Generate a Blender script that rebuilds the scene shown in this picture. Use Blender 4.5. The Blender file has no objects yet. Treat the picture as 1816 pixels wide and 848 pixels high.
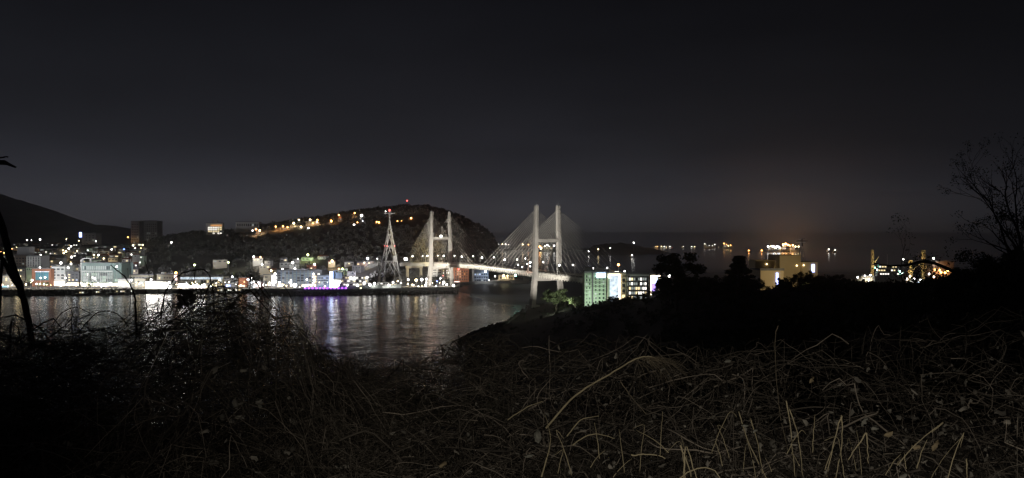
import bpy, math, random
import numpy as np
from mathutils import Vector, Matrix
random.seed(7); rng = np.random.default_rng(7)
SC = bpy.context.scene; COL = SC.collection

# ------------------------------------------------------------------ camera, sky, light, exposure
F_PX, CX, CY, CAMZ = 1400.0, 908.0, 424.0, 62.0
PITCH = 14.0 / F_PX
cam = bpy.data.cameras.new("camera"); camo = bpy.data.objects.new("camera", cam); COL.objects.link(camo)
cam.sensor_width = 36; cam.lens = 36 * F_PX / 1816; cam.clip_start = 0.05; cam.clip_end = 60000
camo.location = (0, 0, CAMZ); camo.rotation_euler = (math.pi / 2 - PITCH, 0, 0)
SC.camera = camo
SC.view_settings.view_transform = 'Standard'; SC.view_settings.look = 'None'
SC.cycles.use_denoising = True; SC.cycles.use_adaptive_sampling = False; SC.cycles.sample_clamp_direct = 12.0; SC.cycles.sample_clamp_indirect = 3.0; SC.cycles.filter_width = 1.45; SC.view_settings.gamma = 1; SC.view_settings.exposure = 0; SC.view_settings.use_curve_mapping = False

W = bpy.data.worlds.new("World"); SC.world = W; W.use_nodes = True
nt = W.node_tree; nt.nodes.clear()
out = nt.nodes.new('ShaderNodeOutputWorld'); bg = nt.nodes.new('ShaderNodeBackground')
sky = nt.nodes.new('ShaderNodeTexSky'); sky.sky_type = 'NISHITA'; sky.sun_disc = False
sky.sun_elevation = math.radians(-4); sky.sun_rotation = math.radians(250)
tc = nt.nodes.new('ShaderNodeTexCoord'); sep = nt.nodes.new('ShaderNodeSeparateXYZ')
nt.links.new(tc.outputs['Generated'], sep.inputs[0])
ramp = nt.nodes.new('ShaderNodeValToRGB'); ramp.color_ramp.interpolation = 'B_SPLINE'
els = [(0.0, (0.031, 0.031, 0.036)), (0.013, (0.044, 0.044, 0.051)), (0.035, (0.053, 0.053, 0.064)), (0.06, (0.030, 0.031, 0.039)), (0.10, (0.0158, 0.0164, 0.0208)),
       (0.17, (0.0098, 0.0102, 0.0130)), (0.27, (0.0055, 0.0057, 0.0076)), (0.36, (0.0034, 0.0035, 0.0050)), (1.0, (0.002, 0.002, 0.003))]
cr = ramp.color_ramp
while len(cr.elements) < len(els): cr.elements.new(0.5)
for e, (p, c) in zip(cr.elements, els): e.position = p; e.color = (*c, 1)
nt.links.new(sep.outputs['Z'], ramp.inputs['Fac'])
# town glow is stronger over the town (left of the view axis) than over the open sea
mr = nt.nodes.new('ShaderNodeFloatCurve'); ad = nt.nodes.new('ShaderNodeMath'); ad.operation = 'MULTIPLY_ADD'; ad.inputs[1].default_value = .5; ad.inputs[2].default_value = .5
nt.links.new(sep.outputs['X'], ad.inputs[0]); nt.links.new(ad.outputs[0], mr.inputs['Value'])
cv = mr.mapping.curves[0]; cv.points[0].location = (0, .55); cv.points[1].location = (1, .2)
for p_ in ((.2, .54), (.35, .53), (.5, .48), (.6, .40), (.78, .24)): cv.points.new(*p_)
mr.mapping.update()
mul = nt.nodes.new('ShaderNodeVectorMath'); mul.operation = 'SCALE'
nt.links.new(ramp.outputs['Color'], mul.inputs[0]); m2 = nt.nodes.new('ShaderNodeMath'); m2.operation = 'MULTIPLY'; m2.inputs[1].default_value = 2.0
nt.links.new(mr.outputs[0], m2.inputs[0]); nt.links.new(m2.outputs[0], mul.inputs['Scale'])
cn = nt.nodes.new('ShaderNodeTexNoise'); cn.inputs['Scale'].default_value = 3.2; cn.inputs['Detail'].default_value = 5; cn.inputs['Roughness'].default_value = .55
cmp_ = nt.nodes.new('ShaderNodeMapping'); cmp_.inputs['Scale'].default_value = (1, 1, 3.5); nt.links.new(tc.outputs['Generated'], cmp_.inputs[0]); nt.links.new(cmp_.outputs[0], cn.inputs['Vector'])
cm = nt.nodes.new('ShaderNodeMapRange'); cm.inputs['From Min'].default_value = .3; cm.inputs['From Max'].default_value = .7; cm.inputs['To Min'].default_value = .84; cm.inputs['To Max'].default_value = 1.14
nt.links.new(cn.outputs['Fac'], cm.inputs['Value']); m3 = nt.nodes.new('ShaderNodeMath'); m3.operation = 'MULTIPLY'; nt.links.new(m2.outputs[0], m3.inputs[0]); nt.links.new(cm.outputs[0], m3.inputs[1]); nt.links.new(m3.outputs[0], mul.inputs['Scale'])
sk = nt.nodes.new('ShaderNodeVectorMath'); sk.operation = 'SCALE'; sk.inputs['Scale'].default_value = 0.006
nt.links.new(sky.outputs['Color'], sk.inputs[0])
add = nt.nodes.new('ShaderNodeVectorMath'); add.operation = 'ADD'
nt.links.new(mul.outputs[0], add.inputs[0]); nt.links.new(sk.outputs[0], add.inputs[1])
nt.links.new(add.outputs[0], bg.inputs['Color']); bg.inputs['Strength'].default_value = 1.0
nt.links.new(bg.outputs[0], out.inputs['Surface'])
HAZE = 0.00015

# ------------------------------------------------------------------ helpers
def ray(px, py):
    x = (px - CX) / F_PX; v = (CY - py) / F_PX
    return Vector((x, math.cos(PITCH) + v * math.sin(PITCH), -math.sin(PITCH) + v * math.cos(PITCH)))
def P(px, py, D):
    d = ray(px, py); return Vector((0, 0, CAMZ)) + d * (D / d.y)
def X(px, D): return (px - CX) / F_PX * D
def Z(py, D): return P(CX, py, D).z
def U(x, y): return CX + x / y * F_PX

def tag(o, label=None, cat=None, group=None, kind=None):
    if label: o['label'] = label
    if cat: o['category'] = cat
    if group: o['group'] = group
    if kind: o['kind'] = kind
    return o
def link(name, me, parent=None, loc=None):
    o = bpy.data.objects.new(name, me); COL.objects.link(o)
    if parent is not None: o.parent = parent
    if loc is not None: o.location = loc
    return o
def empty(name, loc, rz=0, label=None, cat=None, group=None):
    o = link(name, None, None, loc); o.rotation_euler = (0, 0, rz); o.empty_display_size = 0.1
    return tag(o, label, cat, group)
class MB:
    def __init__(s): s.v = []; s.f = []
    def quadbox(s, pts):
        b = len(s.v); s.v += [tuple(p) for p in pts]
        s.f += [tuple(b + i for i in q) for q in ((0, 3, 2, 1), (4, 5, 6, 7), (0, 1, 5, 4), (1, 2, 6, 5), (2, 3, 7, 6), (3, 0, 4, 7))]
        return s
    def box(s, x0, x1, y0, y1, z0, z1):
        return s.quadbox([(x0, y0, z0), (x1, y0, z0), (x1, y1, z0), (x0, y1, z0), (x0, y0, z1), (x1, y0, z1), (x1, y1, z1), (x0, y1, z1)])
    def frustum(s, c0, a0, b0, c1, a1, b1, ax=Vector((1, 0, 0)), ay=Vector((0, 1, 0))):
        c0 = Vector(c0); c1 = Vector(c1); q = []
        for c, a, b in ((c0, a0, b0), (c1, a1, b1)):
            for sx, sy in ((-1, -1), (1, -1), (1, 1), (-1, 1)): q.append(c + ax * a * sx / 2 + ay * b * sy / 2)
        return s.quadbox(q)
    def tube(s, pts, radii, n=6, cap=True):
        pts = [Vector(p) for p in pts]
        if not hasattr(radii, '__len__'): radii = [radii] * len(pts)
        b = len(s.v); m = len(pts)
        for i, p in enumerate(pts):
            t = (pts[min(i + 1, m - 1)] - pts[max(i - 1, 0)])
            if t.length < 1e-9: t = Vector((0, 0, 1))
            t.normalize(); a = t.cross(Vector((0, 0, 1)) if abs(t.z) < .95 else Vector((1, 0, 0))).normalized(); c = t.cross(a)
            for k in range(n):
                w = 2 * math.pi * k / n; s.v.append(tuple(p + (a * math.cos(w) + c * math.sin(w)) * radii[i]))
        for i in range(m - 1):
            for k in range(n):
                s.f.append((b + i * n + k, b + i * n + (k + 1) % n, b + (i + 1) * n + (k + 1) % n, b + (i + 1) * n + k))
        if cap:
            s.f.append(tuple(b + k for k in range(n))[::-1]); s.f.append(tuple(b + (m - 1) * n + k for k in range(n)))
        return s
    def ball(s, c, r, sz=1.0, n=8, m=6):
        b = len(s.v); c = Vector(c); s.v.append(tuple(c + Vector((0, 0, r * sz))))
        for i in range(1, m):
            th = math.pi * i / m
            for k in range(n):
                w = 2 * math.pi * k / n
                s.v.append(tuple(c + Vector((r * math.sin(th) * math.cos(w), r * math.sin(th) * math.sin(w), r * sz * math.cos(th)))))
        s.v.append(tuple(c - Vector((0, 0, r * sz)))); e = len(s.v) - 1
        for k in range(n):
            s.f.append((b, b + 1 + k, b + 1 + (k + 1) % n)); s.f.append((e, b + 1 + (m - 2) * n + (k + 1) % n, b + 1 + (m - 2) * n + k))
        for i in range(m - 2):
            for k in range(n):
                a = b + 1 + i * n; s.f.append((a + k, a + n + k, a + n + (k + 1) % n, a + (k + 1) % n))
        return s
    def mesh(s, name, mat, smooth=False):
        me = bpy.data.meshes.new(name); me.from_pydata(s.v, [], s.f); me.materials.append(mat)
        if smooth: me.polygons.foreach_set('use_smooth', [True] * len(me.polygons))
        me.update(); return me
    def build(s, name, mat, parent=None, loc=None, smooth=False): return link(name, s.mesh(name, mat, smooth), parent, loc)
def np_mesh(name, verts, faces, mat, k, smooth=False, col=None):
    """mesh from arrays; faces is (n,k)"""
    me = bpy.data.meshes.new(name); n = len(faces)
    me.vertices.add(len(verts)); me.vertices.foreach_set('co', np.asarray(verts, np.float32).ravel())
    me.loops.add(n * k); me.loops.foreach_set('vertex_index', np.asarray(faces, np.int32).ravel())
    me.polygons.add(n); me.polygons.foreach_set('loop_start', np.arange(n, dtype=np.int32) * k)
    if smooth: me.polygons.foreach_set('use_smooth', np.ones(n, bool))
    me.materials.append(mat)
    if col is not None:
        a = me.attributes.new('tone', 'FLOAT', 'POINT'); a.data.foreach_set('value', np.asarray(col, np.float32))
    me.update(); me.validate(); return me

# ------------------------------------------------------------------ materials
def mat(name, c, rough=.8, var=.25, scale=1.0, metal=0., attr=False, bump=0.0):
    m = bpy.data.materials.new(name); m.use_nodes = True; n = m.node_tree; b = n.nodes['Principled BSDF']
    b.inputs['Roughness'].default_value = rough; b.inputs['Metallic'].default_value = metal
    tx = n.nodes.new('ShaderNodeTexCoord'); no = n.nodes.new('ShaderNodeTexNoise'); no.inputs['Scale'].default_value = scale
    no.inputs['Detail'].default_value = 5
    n.links.new(tx.outputs['Object'], no.inputs['Vector'])
    r = n.nodes.new('ShaderNodeValToRGB'); r.color_ramp.elements[0].position = .3; r.color_ramp.elements[1].position = .7
    r.color_ramp.elements[0].color = tuple(x * (1 - var) for x in c) + (1,); r.color_ramp.elements[1].color = tuple(min(1, x * (1 + var)) for x in c) + (1,)
    n.links.new(no.outputs['Fac'], r.inputs['Fac']); src = r.outputs['Color']
    if attr:
        at = n.nodes.new('ShaderNodeAttribute'); at.attribute_name = 'tone'
        s = n.nodes.new('ShaderNodeVectorMath'); s.operation = 'SCALE'
        n.links.new(src, s.inputs[0]); n.links.new(at.outputs['Fac'], s.inputs['Scale']); src = s.outputs[0]
    n.links.new(src, b.inputs['Base Color'])
    if bump:
        bp = n.nodes.new('ShaderNodeBump'); bp.inputs['Strength'].default_value = bump; bp.inputs['Distance'].default_value = .3
        n.links.new(no.outputs['Fac'], bp.inputs['Height']); n.links.new(bp.outputs[0], b.inputs['Normal'])
    return m
def emit(name, c, s, sample=True, var=0, scale=1):
    m = bpy.data.materials.new(name); m.use_nodes = True; n = m.node_tree; b = n.nodes['Principled BSDF']
    b.inputs['Base Color'].default_value = (.3, .3, .3, 1); b.inputs['Emission Color'].default_value = (*c, 1)
    b.inputs['Emission Strength'].default_value = s
    if var:
        tx = n.nodes.new('ShaderNodeTexCoord'); no = n.nodes.new('ShaderNodeTexNoise'); no.inputs['Scale'].default_value = scale
        n.links.new(tx.outputs['Object'], no.inputs['Vector']); mm = n.nodes.new('ShaderNodeMapRange')
        mm.inputs['From Min'].default_value = .3; mm.inputs['From Max'].default_value = .7
        mm.inputs['To Min'].default_value = s * (1 - var); mm.inputs['To Max'].default_value = s * (1 + var)
        n.links.new(no.outputs['Fac'], mm.inputs['Value']); n.links.new(mm.outputs[0], b.inputs['Emission Strength'])
    if not sample: m.cycles.emission_sampling = 'NONE'
    return m
M = dict(
    concrete=mat('concrete', (.42, .40, .37), .85, .15, .15), deck=mat('painted_girder', (.62, .60, .54), .6, .12, .1), cable=mat('stay_sheath', (.38, .365, .33), .5, .05, .1),
    steel=mat('galvanised_steel', (.5, .5, .52), .5, .12, .3), dark_steel=mat('dark_steel', (.08, .08, .085), .6, .2, .5),
    asphalt=mat('asphalt', (.06, .06, .06), .9, .3, .2), paving=mat('paving', (.34, .32, .29), .85, .2, .15), rock=mat('rock', (.11, .105, .1), .9, .4, .3, bump=.6),
    hill=mat('hill_soil', (.09, .085, .08), .95, .45, .02), slope=mat('bare_slope', (.11, .10, .10), .95, .4, .03), near=mat('near_soil', (.05, .043, .034), .95, .5, .8, bump=.5),
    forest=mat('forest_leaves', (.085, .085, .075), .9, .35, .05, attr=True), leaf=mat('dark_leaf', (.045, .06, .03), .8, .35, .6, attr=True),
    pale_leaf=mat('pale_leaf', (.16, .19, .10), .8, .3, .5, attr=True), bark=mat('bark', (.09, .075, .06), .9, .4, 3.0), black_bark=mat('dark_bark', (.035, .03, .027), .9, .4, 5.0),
    vine=mat('dry_vine', (.17, .148, .128), .85, .3, 6.0, attr=True), straw=mat('straw', (.38, .33, .22), .7, .25, 9.0), plume=mat('plume', (.22, .185, .135), .9, .3, 9.0),
    dead=mat('dead_leaf', (.17, .16, .145), .8, .35, 14.0, attr=True),
    white=mat('white_wall', (.70, .70, .68), .8, .08, .1), cream=mat('cream_wall', (.60, .54, .42), .85, .1, .1), grey=mat('grey_wall', (.36, .36, .37), .85, .15, .1),
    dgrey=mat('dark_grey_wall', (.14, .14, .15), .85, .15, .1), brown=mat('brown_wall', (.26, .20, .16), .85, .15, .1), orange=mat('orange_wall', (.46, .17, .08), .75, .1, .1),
    blue=mat('blue_wall', (.22, .29, .42), .75, .1, .1), rusty=mat('rust_brown_wall', (.30, .13, .075), .75, .1, .1), green=mat('green_glass_wall', (.19, .26, .24), .35, .12, .2), teal=mat('teal_panel', (.06, .22, .28), .5, .15, .2),
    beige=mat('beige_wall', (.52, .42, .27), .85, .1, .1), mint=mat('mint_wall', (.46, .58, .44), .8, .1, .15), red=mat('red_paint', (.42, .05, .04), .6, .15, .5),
    roof=mat('grey_roof', (.14, .14, .15), .85, .3, .2), redroof=mat('red_tile_roof', (.28, .10, .06), .85, .25, .4), glass=mat('dark_glass', (.03, .035, .045), .15, .2, .3),
    hull=mat('white_hull', (.62, .68, .66), .5, .1, .1), darkhull=mat('dark_hull', (.06, .07, .09), .5, .2, .1), rust=mat('ochre_steel', (.5, .36, .14), .7, .25, .3),
    skin=mat('skin', (.5, .35, .27), .6, .05, 1))
LAMP = dict(
    white=emit('lamp_white', (1, .97, .92), 10), cool=emit('lamp_cool', (.86, .93, 1), 10), warm=emit('lamp_warm', (1, .78, .42), 11), orange=emit('lamp_orange', (1, .42, .11), 15),
    green=emit('lamp_green', (.30, 1, .72), 25), red=emit('lamp_red', (1, .12, .10), 4), flare=emit('lamp_flare', (1, .46, .14), 480), glare=emit('lamp_glare', (.92, .96, 1), 130), violet=emit('lamp_violet', (.42, .10, 1), 2.6), blue=emit('lamp_blue', (.12, .22, 1), 10),
    yellow=emit('lamp_yellow', (.86, 1, .36), 25))
WIN = dict(
    dark=M['glass'], white=emit('window_white', (1, .95, .85), 2.2, False), warm=emit('window_warm', (1, .78, .42), 1.6, False), dim=emit('window_dim', (.85, .95, .9), .32, False),
    teal=emit('window_teal', (.2, .62, .72), .12, False), green=emit('window_green', (.66, 1, .74), .45, False), blue=emit('window_blue', (.55, .68, 1), .8, False),
    orange=emit('window_orange', (1, .45, .12), .7, False))
SIGN = dict(
    white=emit('sign_white', (1, .98, .95), 9), hot=emit('shopfront_white', (1, .96, .9), 18, var=.45, scale=.25), warm=emit('shopfront_warm', (1, .87, .66), 1.7, var=.85, scale=.5),
    bluewhite=emit('sign_blue_white', (.55, .68, 1), 9), violet=emit('sign_violet', (.45, .3, 1), 2), screen=emit('led_screen', (.72, .86, 1), 1.0, var=.6, scale=.5),
    line=emit('light_line', (1, .83, .55), 6), blue=emit('sign_blue', (.35, .45, 1), 5), cyan=emit('sign_cyan', (.3, .75, 1), 1.2), pink=emit('sign_pink', (1, .75, .7), 4))

NAMES = ['first', 'second', 'third', 'fourth', 'fifth', 'sixth', 'seventh', 'eighth', 'ninth', 'tenth', 'eleventh', 'twelfth', 'thirteenth', 'fourteenth', 'fifteenth', 'sixteenth', 'seventeenth', 'eighteenth', 'nineteenth', 'twentieth']
# ------------------------------------------------------------------ sea
def interp(x, t): return float(np.interp(x, [a for a, _ in t], [b for _, b in t]))
def ramp01(x, a, b):
    t = min(1, max(0, (x - a) / (b - a))); return t * t * (3 - 2 * t)
m = bpy.data.materials.new('sea_water'); m.use_nodes = True; n = m.node_tree; b = n.nodes['Principled BSDF']
b.inputs['Base Color'].default_value = (.012, .016, .020, 1); b.inputs['IOR'].default_value = 1.33
tx = n.nodes.new('ShaderNodeTexCoord'); last = None
# wind-roughened water in the lee of the span, beyond the current line that runs from the breakwater head to the near pylon
sx_ = n.nodes.new('ShaderNodeSeparateXYZ'); n.links.new(tx.outputs['Object'], sx_.inputs[0])
def mth(op, a_, b_):
    q = n.nodes.new('ShaderNodeMath'); q.operation = op
    for i_, v_ in enumerate((a_, b_)):
        if hasattr(v_, 'is_linked'): n.links.new(v_, q.inputs[i_])
        else: q.inputs[i_].default_value = v_
    return q.outputs[0]
wv = n.nodes.new('ShaderNodeTexNoise'); wv.inputs['Scale'].default_value = .03; n.links.new(tx.outputs['Object'], wv.inputs['Vector'])
edge = mth('ADD', mth('ADD', mth('MULTIPLY', mth('ADD', sx_.outputs['X'], 58.0), .946), mth('MULTIPLY', mth('SUBTRACT', sx_.outputs['Y'], 811.0), .323)), mth('MULTIPLY', mth('SUBTRACT', wv.outputs['Fac'], .5), 34.0))
er = n.nodes.new('ShaderNodeMapRange'); er.inputs['From Min'].default_value = -2; er.inputs['From Max'].default_value = 5; er.inputs['To Min'].default_value = .19; er.inputs['To Max'].default_value = .42
n.links.new(edge, er.inputs['Value']); n.links.new(er.outputs[0], b.inputs['Roughness'])
cal = n.nodes.new('ShaderNodeMapRange'); cal.inputs['From Min'].default_value = 900; cal.inputs['From Max'].default_value = 1300; cal.inputs['To Min'].default_value = 1.0; cal.inputs['To Max'].default_value = .03
n.links.new(sx_.outputs['Y'], cal.inputs['Value'])
rr_ = n.nodes.new('ShaderNodeMapRange'); rr_.inputs['From Min'].default_value = 950; rr_.inputs['From Max'].default_value = 1300; rr_.inputs['To Min'].default_value = 1.0; rr_.inputs['To Max'].default_value = .42
n.links.new(sx_.outputs['Y'], rr_.inputs['Value']); n.links.new(mth('MULTIPLY', er.outputs[0], rr_.outputs[0]), b.inputs['Roughness'])
for sc_, sx, sy, dist in ((.05, 1.0, .7, 1.3), (.22, .8, .9, .42), (.9, .6, 1, .10)):
    mp = n.nodes.new('ShaderNodeMapping'); mp.inputs['Scale'].default_value = (sx, sy, 1); mp.inputs['Rotation'].default_value = (0, 0, .12)
    no = n.nodes.new('ShaderNodeTexNoise'); no.inputs['Scale'].default_value = sc_; no.inputs['Detail'].default_value = 3
    n.links.new(tx.outputs['Object'], mp.inputs[0]); n.links.new(mp.outputs[0], no.inputs['Vector'])
    bp = n.nodes.new('ShaderNodeBump'); n.links.new(mth('MULTIPLY', cal.outputs[0], .6), bp.inputs['Strength']); bp.inputs['Distance'].default_value = dist * 1.2
    n.links.new(no.outputs['Fac'], bp.inputs['Height'])
    if last: n.links.new(last.outputs[0], bp.inputs['Normal'])
    last = bp
n.links.new(last.outputs[0], b.inputs['Normal'])
sea = MB(); sea.v = [(-30000, -200, 0), (30000, -200, 0), (30000, 40000, 0), (-30000, 40000, 0)]; sea.f = [(0, 1, 2, 3)]
tag(sea.build('sea', m), kind='structure')

# ------------------------------------------------------------------ far shore terrain (polar grid on picture azimuth, real distances)
RIDGE = [(-200, 432), (0, 432), (100, 434), (200, 436), (250, 434), (300, 424), (340, 417), (400, 414), (450, 410), (470, 404), (500, 400), (540, 394), (560, 391), (600, 385),
         (640, 378), (680, 374), (720, 371), (760, 371), (790, 379), (820, 391), (850, 405), (868, 420), (880, 440), (888, 470), (900, 480)]
RIDGED = [(-200, 1500), (250, 1500), (320, 1320), (500, 1300), (800, 1260), (860, 1220), (900, 1180)]
SHORE = [(-200, 770), (60, 776), (235, 790), (450, 800), (560, 812), (640, 806), (700, 815), (808, 822), (820, 900), (850, 930), (935, 950)]
def far_z(u, D):
    s = interp(u, SHORE); dr = interp(u, RIDGED); zr = Z(interp(u, RIDGE), dr)
    f0 = s + interp(u, [(-200, 75), (250, 75), (420, 85), (640, 95), (800, 110), (870, 60)])
    if D < s - 3: return -3.0
    if D < f0: return 3.0
    if D <= dr:
        t = (D - f0) / (dr - f0); base = 3 + (zr - 3) * (0.55 * t + 0.45 * (t * t * (3 - 2 * t)))
        return base + 1.6 * math.sin(D * .05 + u * .03) * min(1, t * 6) * min(1, (1 - t) * 6)
    return max(-3.0, zr - (D - dr) * .22)
def grid_mesh(name, us, ds, zf, mt):
    V = []; 
    for u in us:
        for D in ds: V.append((X(u, D), D, zf(u, D)))
    nd = len(ds); F = []
    for i in range(len(us) - 1):
        for j in range(nd - 1): F.append((i * nd + j, (i + 1) * nd + j, (i + 1) * nd + j + 1, i * nd + j + 1))
    return np_mesh(name, V, F, mt, 4, True)
us = list(np.arange(-200, 936, 8.0)); ds = sorted(set(list(np.arange(764, 960, 4.0)) + list(np.arange(960, 1560, 14.0)) + [1600, 1700, 1900, 2200]))
tag(link('hill', grid_mesh('hill', us, ds, far_z, M['hill'])), kind='structure')
# promenade paving strip along the quay, with a real quay wall
V = []; F = []
us2 = [u for u in us if u <= 816]
for u in us2:
    s = interp(u, SHORE)
    for D, z in ((s - 2, -2), (s - 2, 3.25), (s + 26, 3.25), (s + 26, 2.9)): V.append((X(u, D), D, z))
for i in range(len(us2) - 1):
    for j in range(3): F.append((i * 4 + j, (i + 1) * 4 + j, (i + 1) * 4 + j + 1, i * 4 + j + 1))
tag(link('promenade', np_mesh('promenade', V, F, M['paving'], 4)), kind='structure')

# mountains beyond the town, island and far coast across the bay
def ridge_land(name, prof, D, depth, mt, zbase=-4, jit=0):
    us_ = np.arange(prof[0][0], prof[-1][0] + .1, 5.0); ts = np.linspace(-1, 1, 15); V = []; F = []
    for u in us_:
        zt = Z(interp(u, prof), D) + jit * (rng.random() - .5)
        for t in ts: 
            d = D + t * depth; V.append((X(u, D) , d, zbase + (zt - zbase) * (1 - abs(t) ** 1.6)))
    k = len(ts)
    for i in range(len(us_) - 1):
        for j in range(k - 1): F.append((i * k + j, (i + 1) * k + j, (i + 1) * k + j + 1, i * k + j + 1))
    tag(link(name, np_mesh(name, V, F, mt, 4, True)), kind='structure')
ridge_land('mountain', [(-160, 318), (-60, 330), (0, 347), (40, 361), (80, 378), (120, 394), (150, 405), (165, 404), (182, 400), (200, 404), (215, 414), (226, 424), (240, 434), (270, 445)], 2900, 700, M['hill'], jit=8)
ridge_land('island', [(1035, 449), (1050, 437), (1068, 433), (1092, 430), (1112, 432), (1135, 437), (1160, 442), (1180, 448)], 2300, 200, M['hill'], jit=6)
ridge_land('coast', [(870, 447), (900, 441), (950, 440), (1000, 442), (1060, 441), (1110, 443), (1140, 447)], 2700, 160, M['hill'], jit=4)

# ------------------------------------------------------------------ near hillside
NS = [(-600, 700), (700, 700), (800, 630), (830, 614), (900, 602), (950, 586), (1000, 568), (1050, 554), (1100, 545), (1170, 530), (1250, 518), (1350, 516), (1460, 513), (1550, 517), (1620, 514), (1700, 503), (1816, 492), (2300, 470)]
NR = [(-600, 120), (700, 120), (800, 400), (830, 440), (950, 430), (1000, 400), (1100, 350), (1200, 290), (1400, 260), (1600, 200), (1816, 150), (2300, 120)]
NC = [(-600, 130), (700, 135), (790, 405), (830, 462), (900, 532), (945, 655), (1000, 690), (1100, 730), (1300, 800), (1500, 860), (1816, 880), (2300, 900)]
def terrace(u, r): return 60.35 - .035 * r if r < 6 else 60.14 - .14 * (r - 6) - .010 * (r - 6) ** 2
def near_z(u, r):
    s, rc, co = interp(u, NS), interp(u, NR), interp(u, NC)
    zc = max(0.5, Z(s, rc))
    zr = zc + (60.1 - zc) * math.exp(-max(0, r - 9) / 22.0)
    if r > rc: zr = zc * (1 - min(1.2, (r - rc) / max(5, co - rc)))
    if u < 820 and r > 14: zr = min(zr, 59 - .5 * (r - 14))
    w = ramp01(r, 6, 14)
    z = terrace(u, r) * (1 - w) + zr * w if r < 14 else zr
    if r > 30: z += .8 * math.sin(r * .21 + u * .05) * min(1, (r - 30) / 50) * (1 if z > 2 else 0)
    return max(-4, z)
usn = list(np.arange(-800, 2500, 22.0))
dn = [1.0, 1.6, 2.2, 3, 4, 5, 6, 7, 8, 9, 10, 12, 14, 17, 21, 26, 32, 40, 50, 62, 76, 92] + list(np.arange(110, 920, 14.0))
V = []; F = []
tag(link('hillside', grid_mesh('hillside', usn, dn, near_z, M['near'])), kind='structure')
pl = MB(); pl.box(-14, 14, -9, 1.02, 59.2, 60.31); tag(pl.build('path', M['near']), kind='structure')
# ------------------------------------------------------------------ cable-stayed bridge
BN = Vector((19.2, 641, 0)); BD = Vector((-.4535, .8912, 0)); BT = Vector((.8912, .4535, 0)); SPAN = 234.0; HW = 10.85
def B(s, t, z): 
    p = BN + BD * s + BT * (HW + t); return Vector((p.x, p.y, z))
ZDECK = [(-190, 24.5), (-120, 26.2), (0, 27.2), (60, 28.1), (117, 28.6), (175, 28.1), (234, 27.0), (280, 25.6), (350, 22.6)]
def zd(s): return interp(s, ZDECK)
bridge = empty('cable_stayed_bridge', tuple(B(0, 0, 0)), 0, 'long pale cable-stayed road bridge with two H-shaped pylons over the strait', 'bridge')
def bbuild(mb, name, mt, parent=None, smooth=False):
    o = mb.build(name, mt, None, None, smooth); par = parent or bridge; o.parent = par
    o.matrix_parent_inverse = Matrix.Translation(bridge.location).inverted() if par is bridge else Matrix.Identity(4)
    return o
def sweep(sec, s0, s1, step, mt, name):
    mb = MB(); ss = np.arange(s0, s1 + .1, step); k = len(sec)
    for s in ss:
        for (t, dz) in sec: mb.v.append(tuple(B(s, t, zd(s) + dz)))
    for i in range(len(ss) - 1):
        for j in range(k): mb.f.append((i * k + j, i * k + (j + 1) % k, (i + 1) * k + (j + 1) % k, (i + 1) * k + j))
    mb.f.append(tuple(range(k))); mb.f.append(tuple((len(ss) - 1) * k + j for j in range(k))[::-1])
    return mb
DW = 8.6
g = sweep([(-DW, 0), (-DW, -1.7), (-DW + .5, -2.6), (DW - .5, -2.6), (DW, -1.7), (DW, 0)], -180, 345, 5, None, 'girder')
for s in np.arange(-178, 343, 4.0):   # cross ribs under the slab overhang
    for sd in (-1, 1):
        a, c = B(s, sd * (DW + .55), zd(s)), B(s, sd * (DW - .4), zd(s))
        mid = (a + c) / 2; g.frustum((mid.x, mid.y, zd(s) - 3.3), .5, .45, (mid.x, mid.y, zd(s) - .5), .95, .5, BT, BD)
bbuild(g, 'girder', M['deck'])
bbuild(sweep([(-7.4, .03), (-7.4, .12), (7.4, .12), (7.4, .03)], -180, 345, 5, None, ''), 'roadway', M['asphalt'])
for sd in (-1, 1):
    mb = sweep([(sd * DW - .15, .02), (sd * DW - .15, .75), (sd * DW + .15, .75), (sd * DW + .15, .02)], -180, 345, 5, None, '')
    for s in np.arange(-178, 343, 6.0):
        p = B(s, sd * DW, zd(s)); mb.box(p.x - .12, p.x + .12, p.y - .12, p.y + .12, p.z + .7, p.z + 1.5)
    for dz in (1.1, 1.45): mb.tube([B(s, sd * DW, zd(s) + dz) for s in np.arange(-178, 343, 8.0)], .09, 4)
    bbuild(mb, 'parapet', M['deck'])
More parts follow.
